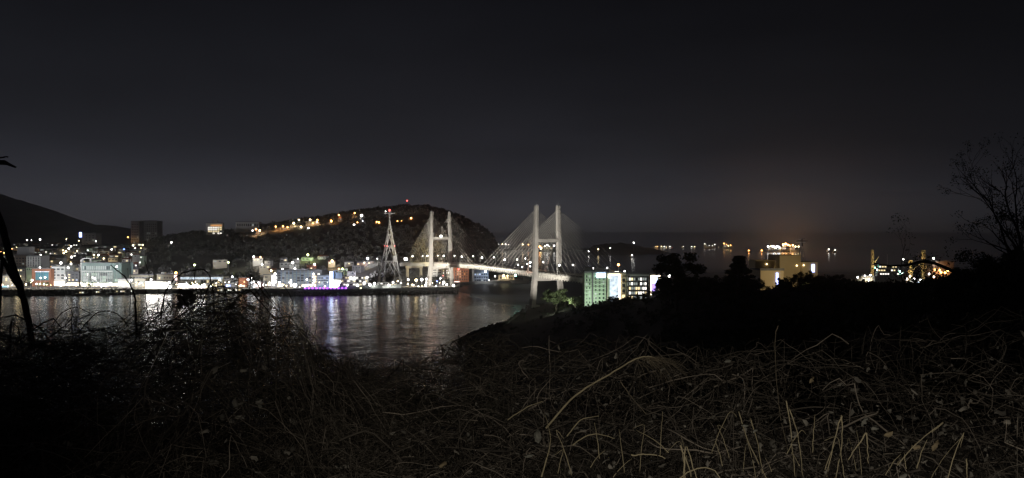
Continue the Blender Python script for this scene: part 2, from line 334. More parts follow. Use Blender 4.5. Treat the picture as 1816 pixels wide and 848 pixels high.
for s0, zt in ((0, 82.5), (SPAN, 82.5)):
    mb = MB(); mb.frustum(B(s0, 0, 21.5), 20.4, 3.2, B(s0, 0, 24.5), 20.4, 3.0, BT, BD)
    py = bbuild(mb, 'pylon', M['concrete'])
    for sd in (-1, 1):
        mb = MB(); c = B(s0, sd * 13.6, 0); mb.frustum((c.x, c.y, -3), 9, 11, (c.x, c.y, 2.2), 8, 10, BT, BD); bbuild(mb, 'footing', M['concrete'], py)
    for sd in (-1, 1):
        mb = MB(); nodes = [(2.2, 13.7, 3.7, 4.4), (27, 11.3, 3.3, 3.9), (54, 10.8, 3.0, 3.5), (zt, 10.2, 2.6, 3.0)]
        for (z0, t0, a0, b0), (z1, t1, a1, b1) in zip(nodes, nodes[1:]):
            mb.frustum(B(s0, sd * t0, z0), a0, b0, B(s0, sd * t1, z1 - .003), a1, b1, BT, BD)
            mb.frustum(B(s0 - .0, sd * t0, z0), a0 * .45, b0 + .5, B(s0, sd * t1, z1 - .003), a1 * .45, b1 + .5, BT, BD)
        bbuild(mb, 'leg', M['concrete'], py)
        mb = MB(); c = B(s0, sd * 10.2, zt); mb.frustum(c, 2.4, 2.8, c + Vector((0, 0, .9)), 2.0, 2.4, BT, BD); mb.tube([c + Vector((0, 0, .9)), c + Vector((0, 0, 3.2))], .12, 5)
        bbuild(mb, 'pylon_cap', M['steel'], py)
    for zc, th in ((53, 2.6),):
        mb = MB(); L = 19.2
        mb.frustum(B(s0, 0, zc), L, 3.2, B(s0, 0, zc + th), L, 3.0, BT, BD); bbuild(mb, 'cross_beam', M['concrete'], py)
NC_ = 12
for s0, dirs in ((0, ((-1, 118), (1, 112))), (SPAN, ((1, 95), (-1, 112)))):
    for sd in (-1, 1):
        for dr, reach in dirs:
            for k in range(NC_):
                f = (k + 1) / NC_; s = s0 + dr * (9 + (reach - 9) * f ** .95); zt = 60.5 + 18.5 * f ** .8
                a, e = B(s0 + dr * 1.9, sd * (10.75 - .006 * (zt - 54)), zt), B(s, sd * (DW + .05), zd(s) - .1)
                bbuild(MB().tube([a, a.lerp(e, .5), e], .13, 5), 'stay_cable', M['cable'])
def portal(s, w, top, bot, name='pier'):
    mb = MB()
    for sd in (-1, 1): mb.frustum(B(s, sd * w, bot), 3.0, 3.0, B(s, sd * w, top - 2.8), 2.8, 3.0, BT, BD)
    mb.frustum(B(s, 0, top - 2.797), w * 2 + 3.4, 3.2, B(s, 0, top), w * 2 + 4.6, 3.4, BT, BD)
    bbuild(mb, name, M['cream'])
portal(318, 8.4, zd(318) - 2.65, 2); portal(-84, 8.4, zd(-84) - 2.65, 5); portal(-150, 8.4, zd(-150) - 2.65, 10)
# lamps that wash the pylons, stays and girder
def spot(parent, loc, target, power, color, ang, blend=.5, r=.4):
    l = bpy.data.lights.new('flood', 'SPOT'); l.energy = power; l.color = color; l.spot_size = math.radians(ang); l.spot_blend = blend; l.shadow_soft_size = r
    o = bpy.data.objects.new('flood_beam', l); COL.objects.link(o)
    o.rotation_euler = (Vector(target) - Vector(loc)).to_track_quat('-Z', 'Y').to_euler()
    if parent is not None:
        o.parent = parent; bpy.context.view_layer.update(); o.location = Vector(loc) - parent.matrix_world.translation
    else: o.location = loc
    return o
def floodlight(loc, target, power, color, ang, label, group=None, pole=2.0, blend=.6):
    loc = Vector(loc); e = empty('floodlight', (loc.x, loc.y, loc.z), 0, label, 'floodlight', group)
    MB().tube([(0, 0, 0), (0, 0, pole)], .12, 6).build('post', M['dark_steel'], e)
    d = (Vector(target) - loc).normalized(); c = Vector((0, 0, pole + .4))
    MB().tube([c - d * .5, c + d * .25], [.35, .55], 8).build('lamp_housing', M['dark_steel'], e)
    spot(e, loc + c + d * .45, target, power, color, ang, blend)
    return e
GOLD = (1, .74, .22); WARMW = (1, .90, .72); ROSE = (1, .50, .36); COOLW = (.92, .96, 1)
def bspot(s, t, dz, tgt, power, color, ang): spot(bridge, B(s, t, zd(s) + dz), tgt, power, color, ang, .7, .5)
for sd in (-1, 1):
    for s0, dr, pw, colr in ((SPAN, 1, 120000, GOLD), (SPAN, -1, 30000, ROSE), (0, 1, 9000, ROSE), (0, -1, 9000, (1, .92, .75))):
        bspot(s0 + dr * 5, sd * (DW + 3.0), .4, B(s0 + dr * 46, sd * (DW + .6), 46), pw, colr, 84)

# ------------------------------------------------------------------ lattice power tower
def lattice(name, label, cat, base, H, w0, apex, rz, mt, beacons=True, seglist=None, r=.42):
    e = empty(name, base, rz, label, cat)
    def leg(sx, sy, z): 
        k = (1 - z / apex) * w0 / 2 + .35; return Vector((sx * k, sy * k, z))
    for sx in (-1, 1):
        for sy in (-1, 1):
            MB().tube([leg(sx, sy, 7), leg(sx, sy, apex)], [r, r * .8], 6).build('leg', mt, e)
            MB().tube([leg(sx, sy, -3), leg(sx, sy, 7.1)], [1.7, 1.5], 10).build('footing', M['concrete'], e)
    seg = seglist or [8, 24, 41, 54, apex]
    mb = MB(); cs = [(-1, -1), (1, -1), (1, 1), (-1, 1)]
    for i, (z0, z1) in enumerate(zip(seg, seg[1:])):
        for k in range(4):
            a, c = cs[k], cs[(k + 1) % 4]
            if i: mb.tube([leg(*a, z0), leg(*c, z0)], r * .62, 5)
            if z1 < apex:
                mid = (leg(*a, z1) + leg(*c, z1)) / 2
                mb.tube([leg(*a, z0), mid], r * .55, 5); mb.tube([leg(*c, z0), mid], r * .55, 5)
    mb.build('bracing', mt, e)
    MB().tube([(0, 0, apex - 4), (0, 0, H - 1.5)], [.95, .75], 8).build('mast', mt, e)
    mb = MB(); mb.box(-6, 6, -.35, .35, H - 3.6, H - 2.9); mb.box(-.35, .35, -4, 4, H - 4.6, H - 3.95); mb.box(-1.6, 1.6, -1.6, 1.6, H - 1.5, H - 1.2)
    mb.build('cross_arm', mt, e)
    return e, leg
pt, pleg = lattice('power_pylon', 'tall grey lattice transmission tower with red beacons beside the bridge approach', 'power pylon', (X(691, 880), 880, 4.5), 80.5, 19, 68, .45, M['steel'], r=.62)
lampmesh = {}
def bulb(parent, loc, r, col):  # globes are made oversize to imitate the bloom around lamps
    r = r * .8; key = (col, round(r, 2))
    if key not in lampmesh: lampmesh[key] = MB().ball((0, 0, 0), r, 1, 7, 5).mesh('lamp', LAMP[col], True)
    return link('lamp', lampmesh[key], parent, loc)
o = bulb(pt, (0, 0, 80.7), 1.5, 'red'); o.name = 'beacon_lamp'
for sx, sy in ((-1, -1), (1, -1), (1, 1), (-1, 1)): 
    o = bulb(pt, pleg(sx * 1.06, sy * 1.06, 41), .85, 'red'); o.name = 'beacon_lamp'
mb = MB(); mb.box(-7.5, 7.5, -7.5, 7.5, 23.6, 24.0); mb.box(2, 5, -7.6, -4, 24, 30); mb.build('service_platform', M['steel'], pt)

# ------------------------------------------------------------------ breakwater, rocks
V = []; F = []
BWL = [(452, 778), (470, 777), (520, 774), (580, 774), (640, 778), (700, 786), (760, 794), (806, 800), (814, 806)]
mb = MB(); pr = None
for u, D in BWL:
    sec = [(D - 7, -2), (D - 4, 4.6), (D + 1, 4.6), (D + 1.01, 5.2), (D + 2.0, 5.2), (D + 2.5, -2)]
    mb.v += [(X(u, d), d, z) for d, z in sec]
k = 6
for i in range(len(BWL) - 1):
    for j in range(k): mb.f.append((i * k + j, (i + 1) * k + j, (i + 1) * k + (j + 1) % k, i * k + (j + 1) % k))
mb.f.append(tuple(range(k))[::-1]); mb.f.append(tuple((len(BWL) - 1) * k + j for j in range(k)))
tag(mb.build('breakwater', M['dgrey']), 'long dark concrete breakwater sheltering the white ships', 'breakwater')
def rock_field(name, pts, rmin, rmax, mt):
    ico = [(0, 0, 1), (.89, 0, .45), (.28, .85, .45), (-.72, .53, .45), (-.72, -.53, .45), (.28, -.85, .45), (.72, .53, -.45), (-.28, .85, -.45), (-.89, 0, -.45), (-.28, -.85, -.45), (.72, -.53, -.45), (0, 0, -1)]
    fi = [(0, 1, 2), (0, 2, 3), (0, 3, 4), (0, 4, 5), (0, 5, 1), (1, 6, 2), (2, 7, 3), (3, 8, 4), (4, 9, 5), (5, 10, 1), (2, 6, 7), (3, 7, 8), (4, 8, 9), (5, 9, 10), (1, 10, 6), (11, 7, 6), (11, 8, 7), (11, 9, 8), (11, 10, 9), (11, 6, 10)]
    ico = np.array(ico); VV = []; FF = []
    for i, p in enumerate(pts):
        r = rng.uniform(rmin, rmax); VV.append(ico * r * rng.uniform(.6, 1.25, (12, 3)) + np.array(p)); FF.append(np.array(fi) + 12 * i)
    return tag(link(name, np_mesh(name, np.concatenate(VV), np.concatenate(FF), mt, 3)), kind='stuff')
pts = []
for i in range(900):
    u = rng.uniform(-60, 240); s = interp(u, SHORE); q = rng.random(); pts.append((X(u, s), s - 3 - 15 * q * (1 - max(0, u - 120) / 160), 3.6 * (1 - q)))
o = rock_field('rock_rubble', pts, .8, 2.0, M['rock']); tag(o, 'dark rock armour along the foot of the left quay', 'rocks')
pts = []
for i in range(700):
    u = rng.uniform(452, 814); D = float(np.interp(u, [a for a, _ in BWL], [b for _, b in BWL])); pts.append((X(u, D), D - 4.5 - 5 * rng.random(), rng.uniform(-.5, 2.0)))
o = rock_field('rock_rubble', pts, .7, 1.7, M['rock']); tag(o, 'dark rubble stones along the seaward foot of the breakwater', 'rocks')
pts = []
for i in range(500):
    u = rng.uniform(815, 965); D = interp(u, NC); pts.append((X(u, D), D - 4 + 10 * rng.random() - 4, rng.uniform(-.4, 1.6)))
o = rock_field('rock_rubble', pts, .5, 1.4, M['rock']); tag(o, 'black shore rocks at the foot of the near headland', 'rocks')

# ------------------------------------------------------------------ buildings
unit = {}
def pane(mk):
    if mk not in unit: unit[mk] = MB().box(-.5, .5, -.06, .06, -.5, .5).mesh('window', mk)
    return unit[mk]
class Bld:
    """a building standing at distance D, its front facing the strait; sizes in metres come from where it stands"""
    def __init__(s, name, label, u0, u1, yt, D, depth, wall, rz=0, z0=None, cat='building', group=None, roof='roof', yb=None):
        s.D = D; s.w = X(u1, D) - X(u0, D); zt = Z(yt, D); um = (u0 + u1) / 2
        gz = z0 if z0 is not None else (Z(yb, D) if yb else min(far_z(u0, D), far_z(u1, D)) - .3)
        s.u0, s.yt, s.z0, s.h, s.dep = u0, yt, gz, zt - gz, depth
        s.e = empty(name, (X(um, D), D, gz), rz, label, cat, group)
        MB().box(-s.w / 2, s.w / 2, 0, depth, -1.0, s.h).build('wall', M[wall], s.e)
        if roof:
            mb = MB(); o = .25; mb.box(-s.w / 2 - o, s.w / 2 + o, -o, depth + o, s.h + .003, s.h + .35)
            mb.box(-s.w / 2 - o, s.w / 2 + o, -o, -o + .3, s.h + .35, s.h + 1.0)
            mb.build('roof', M[roof] if roof in M else roof, s.e)
    def px(s, u, y): return (u - s.u0) / F_PX * s.D - s.w / 2, Z(y, s.D) - s.z0
    def box(s, u0, u1, y0, y1, name, mt, proud=.25, back=0.0, mats=None):
        (x0, z1), (x1, z0) = s.px(u0, y0), s.px(u1, y1)
        return MB().box(x0, x1, -proud, -.004 + back, z0, z1).build(name, mt, s.e)
    def grid(s, u0, u1, y0, y1, nx, ny, fw, fh, kinds, wts, name='window', proud=.02):
        (x0, z1), (x1, z0) = s.px(u0, y0), s.px(u1, y1); cw, ch = (x1 - x0) / nx, (z1 - z0) / ny
        for j in range(ny):
            for i in range(nx):
                kd = random.choices(kinds, wts)[0]
                o = link(name, pane(WIN[kd]), s.e, (x0 + (i + .5) * cw, -proud, z0 + (j + .5) * ch)); o.scale = (cw * fw, 1, ch * fh)
    def fins(s, u0, u1, y0, y1, nx, w, mt, proud=.5, name='column'):
        (x0, z1), (x1, z0) = s.px(u0, y0), s.px(u1, y1)
        for i in range(nx + 1):
            x = x0 + (x1 - x0) * i / nx; MB().box(x - w / 2, x + w / 2, -proud, -.005, z0, z1).build(name, mt, s.e)
    def slabs(s, u0, u1, y0, y1, ny, h, mt, proud=.6, name='floor_slab'):
        (x0, z1), (x1, z0) = s.px(u0, y0), s.px(u1, y1)
        for j in range(ny + 1):
            z = z0 + (z1 - z0) * j / ny; MB().box(x0, x1, -proud, -.006, z - h / 2, z + h / 2).build(name, mt, s.e)
DK = (['dark', 'dim', 'white'], [6, 3, 1])
# --- left waterfront
b = Bld('market_hall', 'low olive market hall with a blue lit band at the left edge', 1, 17, 489, 825, 18, 'cream'); b.grid(2, 16, 491, 500, 4, 1, .7, .6, ['dim', 'warm'], [1, 1]); b.box(-4, 15, 507, 509.5, 'sign', SIGN['cyan'], .4)
b = Bld('apartment_block', 'stepped grey brown apartment block rising behind the left quay', 14, 50, 453, 930, 20, 'brown'); b.grid(16, 49, 456, 480, 6, 5, .55, .5, ['dark', 'dim'], [9, 1]); b.box(28, 50, 438, 452.5, 'penthouse', M['grey'], -2, 12)
b = Bld('ribbed_building', 'grey building with white vertical ribs beside the stepped apartment block', 47, 71, 454, 905, 18, 'grey'); b.fins(48, 71, 455, 477, 5, 1.3, M['white'], .8, 'rib'); b.grid(48, 71, 456, 477, 5, 5, .5, .4, ['dark', 'dim'], [5, 1])
b = Bld('framed_building', 'orange brown framed building with a teal glass centre', 56, 90, 477, 842, 18, 'rusty'); b.box(63, 86, 483, 497, 'glass_front', M['teal'], .3); b.fins(63, 86, 483, 497, 5, .3, M['grey'], .5, 'mullion'); b.box(62, 87, 481.2, 482.6, 'sign', SIGN['screen'], .5)
b = Bld('office_block', 'white four storey office block with three columns of dark square windows', 91, 115, 473, 848, 16, 'white'); b.grid(92, 114, 475, 496, 3, 4, .62, .55, ['dark', 'dim'], [5, 2]); b.box(92, 114, 499, 508, 'shopfront', SIGN['warm'], .5)
b = Bld('narrow_shop', 'narrow dark shop building with small yellow windows beside the green glass hall', 118, 140, 483, 850, 15, 'dgrey'); b.grid(119, 139, 485, 499, 3, 3, .5, .45, ['dark', 'warm', 'blue'], [4, 2, 1]); b.box(119, 139, 501, 508, 'shopfront', SIGN['warm'], .5)
b = Bld('glass_hall', 'wide green glass civic hall with pale columns and a rooftop frame', 143, 215, 467, 842, 26, 'green')
b.fins(144, 200, 482, 500, 18, .35, M['white'], .7); b.box(143, 200, 480, 482, 'ledge', M['white'], .8); b.grid(146, 199, 484, 500, 14, 3, .75, .8, ['dim', 'green', 'dark', 'white'], [5, 3, 3, .6]); b.grid(146, 198, 471, 479, 16, 1, .6, .8, ['dim', 'dark', 'green'], [3, 4, 1]); b.grid(203, 213, 494, 500, 2, 1, .9, .7, ['green'], [1])
(x0, z1), (x1, z0) = b.px(143, 458), b.px(160, 467)
mb = MB(); mb.box(x0, x0 + 1, -.5, 4, -1, z1); mb.box(x1 - 1, x1, .5, 2, z0 + .4, z1 - 1); mb.box(x0, x1 + 3, -.5, 4, z1 - .995, z1 + .1); mb.box(x0 + 1, x1 - 1.003, .5, 2, z0 + .7, z0 + 1.2); mb.build('roof_frame', M['white'], b.e)
b.box(144, 214, 502, 508, 'shopfront', SIGN['warm'], .8)
b = Bld('cafe_pavilion', 'small flat roofed cafe with a bright white front right of the glass hall', 209, 231, 495, 824, 12, 'white', roof='dgrey'); b.grid(210, 230, 498, 508, 5, 1, .8, .8, ['white', 'warm'], [1, 1])
b = Bld('frame_pavilion', 'open white framed pavilion on the promenade beside the cafe', 238, 257, 494, 824, 10, 'cream'); b.grid(239, 256, 497, 509, 4, 2, .7, .6, ['dim', 'warm', 'dark'], [2, 2, 2])
b = Bld('yellow_building', 'low pale yellow building behind the framed pavilion', 224, 272, 488, 860, 14, 'cream'); b.grid(225, 271, 490, 496, 9, 1, .6, .5, ['dark', 'dim'], [3, 1])
b = Bld('cream_building', 'cream four storey building with a small roof hut above the white lit hall', 278, 314, 487, 838, 18, 'cream'); b.grid(280, 308, 490, 501, 6, 2, .5, .45, ['dim', 'warm', 'dark'], [2, 2, 3]); b.box(283, 289, 483, 486.5, 'roof_hut', M['white'], -3, 8); b.box(309, 313.5, 488, 508, 'sign', SIGN['pink'], .5)
b = Bld('seafood_hall', 'blazing white lit seafood hall on the quay', 258, 303, 499, 812, 14, 'white'); b.box(258, 276, 500.5, 513, 'shopfront', SIGN['hot'], .6); b.box(277, 294, 501.5, 513, 'shopfront', SIGN['hot'], .6); b.box(295, 303, 506, 512, 'shopfront', SIGN['hot'], .5)
b = Bld('long_arcade', 'long two storey cream arcade building with a row of windows', 320, 396, 491, 838, 16, 'cream'); b.grid(321, 345, 496, 499, 7, 1, .6, .9, ['dark'], [1]); b.grid(346, 395, 496, 503, 10, 1, .6, .7, ['dim', 'warm', 'dark'], [2, 2, 2])
b.box(320, 395, 492.0, 495.2, 'fascia_sign', SIGN['screen'], .5)
b = Bld('canopy_market', 'low market canopy with a dazzling white strip front', 315, 368, 503, 816, 9, 'white'); b.box(316, 340, 504, 509.5, 'shopfront', SIGN['hot'], .6); b.box(341, 363, 504, 509.5, 'shopfront', SIGN['hot'], .6)
b = Bld('grey_shop', 'grey two storey shop with three dark windows left of the orange wall', 398, 422, 494, 832, 14, 'grey'); b.grid(401, 421, 497, 501, 3, 1, .7, .7, ['dark'], [1]); b.box(401, 408, 505, 508.5, 'sign', SIGN['blue'], .5)
b = Bld('orange_shop', 'plain orange walled shop beside the grey shop', 422.6, 434.5, 493, 830, 13, 'orange'); b.box(423, 434, 506, 508.5, 'shopfront', SIGN['warm'], .5)
b = Bld('corner_shop', 'low shop with a pink white lit front near the harbour beacon', 441, 468, 500, 830, 12, 'grey'); b.box(451, 467, 503.5, 509, 'shopfront', SIGN['pink'], .5)
b = Bld('concrete_house', 'small square concrete house with one dark window beside the white vertical sign', 467, 480, 488, 850, 12, 'cream'); b.grid(469, 475, 490, 493, 1, 1, .8, .7, ['dark'], [1]); b.box(462, 482, 501, 508, 'shopfront', SIGN['warm'], .5)
b = Bld('parking_deck', 'open grey parking structure with teal screens on five levels', 492, 571, 480, 836, 26, 'dgrey')
b.slabs(492, 553, 482, 504, 5, .7, M['grey'], .7); b.fins(492, 553, 480, 504, 9, .9, M['blue'], .9); b.grid(493, 553, 482.5, 504, 9, 5, .85, .55, ['teal', 'dark'], [6, 3], 'screen_panel'); b.grid(556, 568, 484, 502, 2, 4, .6, .6, ['warm', 'dark', 'white'], [2, 2, 1]); b.box(489, 501, 502, 509, 'shopfront', SIGN['warm'], .8); b.box(535, 560, 504, 510, 'shopfront', SIGN['warm'], .8); b.box(515, 517, 496, 510, 'sign', SIGN['line'], 1.1)
b = Bld('signed_building', 'slim building carrying a tall white vertical sign beside the parking structure', 480, 490.5, 486, 832, 10, 'grey'); b.box(482.6, 486, 489, 503, 'sign', SIGN['white'], .8)
b = Bld('blue_building', 'blue grey building with banded floors right of the parking structure', 563, 588, 489, 832, 16, 'blue'); b.slabs(563, 588, 491, 504, 3, .6, M['white'], .5); b.grid(564, 587, 491, 504, 5, 3, .8, .5, ['dark', 'blue', 'dim'], [5, 1, 2])
b = Bld('tower_shop', 'lit white shop with a tall glowing blue white sign and open roof frame', 589, 613, 495, 822, 14, 'white'); b.box(590, 612, 499, 511, 'shopfront', SIGN['hot'], .6); b.box(585, 590, 482, 511, 'sign', SIGN['bluewhite'], .9)
(x0, z1), (x1, z0) = b.px(591, 481), b.px(609, 495); mb = MB()
for xx in (x0, x1): 
    for yy in (1, 9): mb.box(xx - .25, xx + .25, yy - .25, yy + .25, z0 + .4, z1)
mb.box(x0 - .5, x1 + .5, .5, 9.5, z1 + .003, z1 + .5); mb.box(x0 + 2, x1 - 2, 2, 8, z0 + .4, z1 - 1.5); mb.build('roof_frame', M['blue'], b.e)
# --- under and beyond the bridge
b = Bld('white_office', 'white block with wide dark windows seen under the bridge deck', 766, 783, 474, 925, 16, 'white', z0=2.5); b.grid(767, 783, 477, 495, 2, 4, .75, .5, ['dark', 'dim'], [5, 1])
b = Bld('beige_block', 'beige block with narrow windows between the far pylon legs', 783.5, 798, 474, 920, 14, 'cream', z0=2.5); b.grid(785, 797, 478, 498, 4, 5, .4, .5, ['warm', 'dark', 'white'], [3, 3, 1])
b = Bld('orange_hotel', 'orange waterfront block with six columns of windows under a red light', 804, 831, 474, 915, 14, 'orange', z0=2.5); b.grid(806, 830, 479, 498, 6, 4, .45, .6, ['dark', 'orange'], [4, 1]); b.box(805, 815, 499.5, 504, 'shopfront', SIGN['pink'], .5)
b = Bld('slate_building', 'plain slate grey building next to the orange block', 832, 840, 479, 925, 12, 'grey', z0=2.5)
b = Bld('blue_terrace', 'dim blue grey building with balcony bands under the bridge deck', 840.5, 866, 478, 935, 14, 'blue', z0=2.5); b.slabs(841, 865, 484, 500, 3, .6, M['grey'], 1.2, 'balcony'); b.grid(841, 865, 484, 500, 6, 3, .7, .5, ['dark', 'dim', 'blue'], [6, 2, 1])
b = Bld('quay_shed', 'low lit shed on the quay beyond the bridge span', 884, 912, 488, 962, 12, 'cream', z0=2.5); b.grid(886, 910, 490, 496, 6, 1, .6, .6, ['warm', 'dark'], [1, 1])
mb = MB(); mb.box(X(868, 950), X(938, 950), 940, 985, -3, 2.9); tag(mb.build('quay', M['paving']), kind='structure')
b = Bld('blue_lit_block', 'pale block with a blue white lit corner below the mountain', 145, 170, 414, 1480, 20, 'grey', yb=433); b.grid(150, 168, 416, 428, 3, 3, .4, .5, ['dark', 'dim'], [5, 1]); b.box(140.5, 145, 412, 421, 'sign', SIGN['blue'], .5)
b = Bld('dark_tower', 'dark high rise with a faint lit emblem, left one of the pair', 232, 247, 393, 1560, 22, 'grey', yb=436); b.grid(233, 246, 396, 432, 4, 8, .5, .5, ['dark', 'dim'], [12, 1])
b = Bld('dark_tower', 'wider dark high rise standing close to the slim dark tower', 248, 279, 392, 1580, 24, 'grey', yb=436); b.fins(249, 278, 393, 432, 3, 1.2, M['grey'], .6, 'rib'); b.grid(249, 278, 396, 432, 8, 9, .5, .5, ['dark', 'dim'], [25, 1])
b = Bld('hilltop_hotel', 'white hilltop hotel with lit windows and an orange glowing top storey', 366, 394, 396, 1310, 18, 'white', rz=.2, yb=424); b.grid(369, 393, 402, 419, 6, 5, .6, .6, ['warm', 'white', 'dark'], [5, 3, 2]); b.box(374, 393, 398.5, 401.5, 'sign', WIN['orange'], .4); b.box(376, 385, 390, 395.6, 'roof_hut', M['grey'], -4, 9)
b = Bld('school_block', 'long pale hilltop block with dark window bays left of the orange lit houses', 418, 459, 394, 1330, 14, 'white', yb=412); b.grid(420, 458, 396, 402, 10, 1, .6, .7, ['dark', 'dim'], [5, 1])
# roofs of the old town on the left slope: one house after another up the hill
def house(u, yt, D, w, h, wall, label, wk=(['dark', 'dim', 'warm'], [4, 2, 1]), gable=True, group='houses on the far hillsides', nwin=2, yb=None):
    ww = w / F_PX * D; hh = h / F_PX * D; g0 = far_z(u, D) if yb is None else yb
    z1 = Z(yt, D); zb = min(g0 - .5, z1 - hh)
    e = empty('house', (X(u, D), D, zb), random.uniform(-.35, .35), label, 'house', group)
    dep = max(6, ww * .7); H = z1 - zb
    MB().box(-ww / 2, ww / 2, 0, dep, -.5, H).build('wall', M[wall], e)
    mb = MB(); o = .4
    if gable:
        q = [(-ww / 2 - o, -o, H + .003), (ww / 2 + o, -o, H + .003), (ww / 2 + o, dep + o, H + .003), (-ww / 2 - o, dep + o, H + .003), (-ww / 2 - o, dep / 2, H + 2), (ww / 2 + o, dep / 2, H + 2)]
        mb.v = q; mb.f = [(0, 3, 2, 1), (0, 1, 5, 4), (2, 3, 4, 5), (1, 2, 5), (3, 0, 4)]
        mb.build('roof', M[random.choice(['roof', 'redroof', 'roof'])], e)
    else: mb.box(-ww / 2 - o, ww / 2 + o, -o, dep + o, H + .003, H + .5); mb.build('roof', M['roof'], e)
    for i in range(nwin):
        kd = random.choices(*wk)[0]; o = link('window', pane(WIN[kd]), e, (-ww / 2 + ww * (i + .5) / nwin, -.03, H - 1.9)); o.scale = (ww / nwin * .5, 1, 1.5)
    return e
HOUSES = [(85, 441, 1250, 30, 7, 'grey', 'wide grey house under the mountain behind the ribbed building'), (20, 447, 1080, 26, 8, 'brown', 'brown house high above the left quay'),
 (98, 455, 1050, 24, 9, 'brown', 'brown flat roofed house above the white office block'), (85, 461, 1000, 22, 8, 'cream', 'cream house lit by a lamp behind the framed building'), (130, 462, 1010, 16, 8, 'brown', 'brown house left above the green glass hall'),
 (122, 447, 1150, 14, 6, 'cream', 'cream house amid the white lamp cluster on the left slope'), (160, 437, 1350, 30, 6, 'grey', 'long grey house below the blue lit block'), (195, 436, 1380, 28, 6, 'grey', 'long grey house left of the dark towers'),
 (215, 446, 1200, 14, 6, 'mint', 'mint green house below the slim dark tower'), (238, 452, 1080, 9, 8, 'white', 'small white box house at the edge of the bare slope'), (200, 458, 1020, 18, 4, 'cream', 'low cream house lit by a lamp above the glass hall'),
 (222, 460, 1010, 12, 3, 'white', 'low white shed right above the glass hall'), (178, 449, 1150, 16, 5, 'cream', 'cream house behind the rooftop frame of the glass hall'), (255, 445, 1250, 16, 6, 'brown', 'brown house under the wide dark tower'),
 (10, 464, 960, 18, 7, 'cream', 'cream walled house behind the leaning trunks'), (60, 437, 1350, 22, 5, 'grey', 'grey shed under the two white lamps below the mountain'),
 (457, 458, 1000, 17, 7, 'white', 'bright white house at the left end of the village below the hill'), (474, 463, 990, 12, 5, 'grey', 'grey house right of the bright white village house'), (469, 471, 955, 18, 5, 'cream', 'cream house with a red lit gable below the white village house'),
 (482, 479, 930, 12, 7, 'cream', 'yellow lit house behind the tall white vertical sign'), (507, 466, 980, 22, 5, 'white', 'long white house above the left end of the parking structure'), (519, 469, 965, 14, 7, 'white', 'brightly lit white house above the parking structure'),
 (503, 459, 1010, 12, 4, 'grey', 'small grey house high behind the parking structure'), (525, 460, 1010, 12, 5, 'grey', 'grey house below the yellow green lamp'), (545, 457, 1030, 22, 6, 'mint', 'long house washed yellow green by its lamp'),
 (570, 455, 1030, 16, 4, 'white', 'pale long house right of the yellow green lamp'), (552, 473, 950, 16, 5, 'redroof', 'red walled house behind the right end of the parking structure'), (567, 482, 925, 14, 8, 'cream', 'yellow lit house between parking structure and blue building'),
 (588, 464, 990, 12, 7, 'cream', 'cream house under a warm lamp above the tall glowing sign'), (605, 477, 940, 14, 6, 'mint', 'mint house with an orange corner right of the tall glowing sign'), (622, 482, 930, 14, 4, 'grey', 'grey roofed house above the white ship stern'),
 (619, 465, 990, 16, 4, 'grey', 'grey terrace on the slope left of the violet lamp'), (640, 466, 985, 16, 4, 'pinkish', 'pale house strip beside the violet lamp'), (657, 464, 995, 10, 4, 'brown', 'brown house right under the violet lamp'),
 (632, 472, 960, 18, 4, 'dgrey', 'dark house row below the violet lamp'), (390, 461, 1000, 24, 5, 'cream', 'low house with a yellow green window on the wooded slope'),
 (458, 407, 1240, 10, 5, 'brown', 'orange lit house at the foot of the hilltop block'), (491, 406, 1240, 8, 6, 'brown', 'small orange lit house left of the glowing yard'), (503, 404, 1235, 14, 7, 'cream', 'house glowing yellow orange on the upper hill'), (520, 399, 1245, 12, 4, 'cream', 'pale house under the bright lamp on the upper hill'),
 (533, 405, 1220, 10, 6, 'brown', 'orange lit house above the dark wood on the upper hill'), (547, 405, 1215, 12, 7, 'white', 'white lit house at the right end of the lower orange row'), (551, 393, 1240, 18, 5, 'cream', 'long orange lit house in the upper row'), (563, 394, 1235, 8, 5, 'brown', 'small house between two lamps in the upper row'),
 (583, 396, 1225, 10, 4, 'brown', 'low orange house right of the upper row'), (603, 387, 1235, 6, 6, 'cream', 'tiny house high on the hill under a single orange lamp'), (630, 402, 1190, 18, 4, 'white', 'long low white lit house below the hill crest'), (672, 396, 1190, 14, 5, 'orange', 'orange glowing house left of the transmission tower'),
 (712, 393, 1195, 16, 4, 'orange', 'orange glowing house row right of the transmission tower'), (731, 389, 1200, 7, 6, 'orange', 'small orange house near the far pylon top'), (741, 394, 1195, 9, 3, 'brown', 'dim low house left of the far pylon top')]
M['pinkish'] = mat('pinkish_wall', (.5, .38, .36), .85, .1, .1)
for (u, yt, D, w, h, wl, lab) in HOUSES: house(u, yt, D, w, h, wl, lab, gable=random.random() < .6, nwin=3 if w > 15 else 2)
ROWS = [(434, 1400, 5), (440, 1290, 6), (446, 1190, 7), (453, 1085, 7), (460, 1010, 8), (468, 950, 9), (476, 905, 10)]
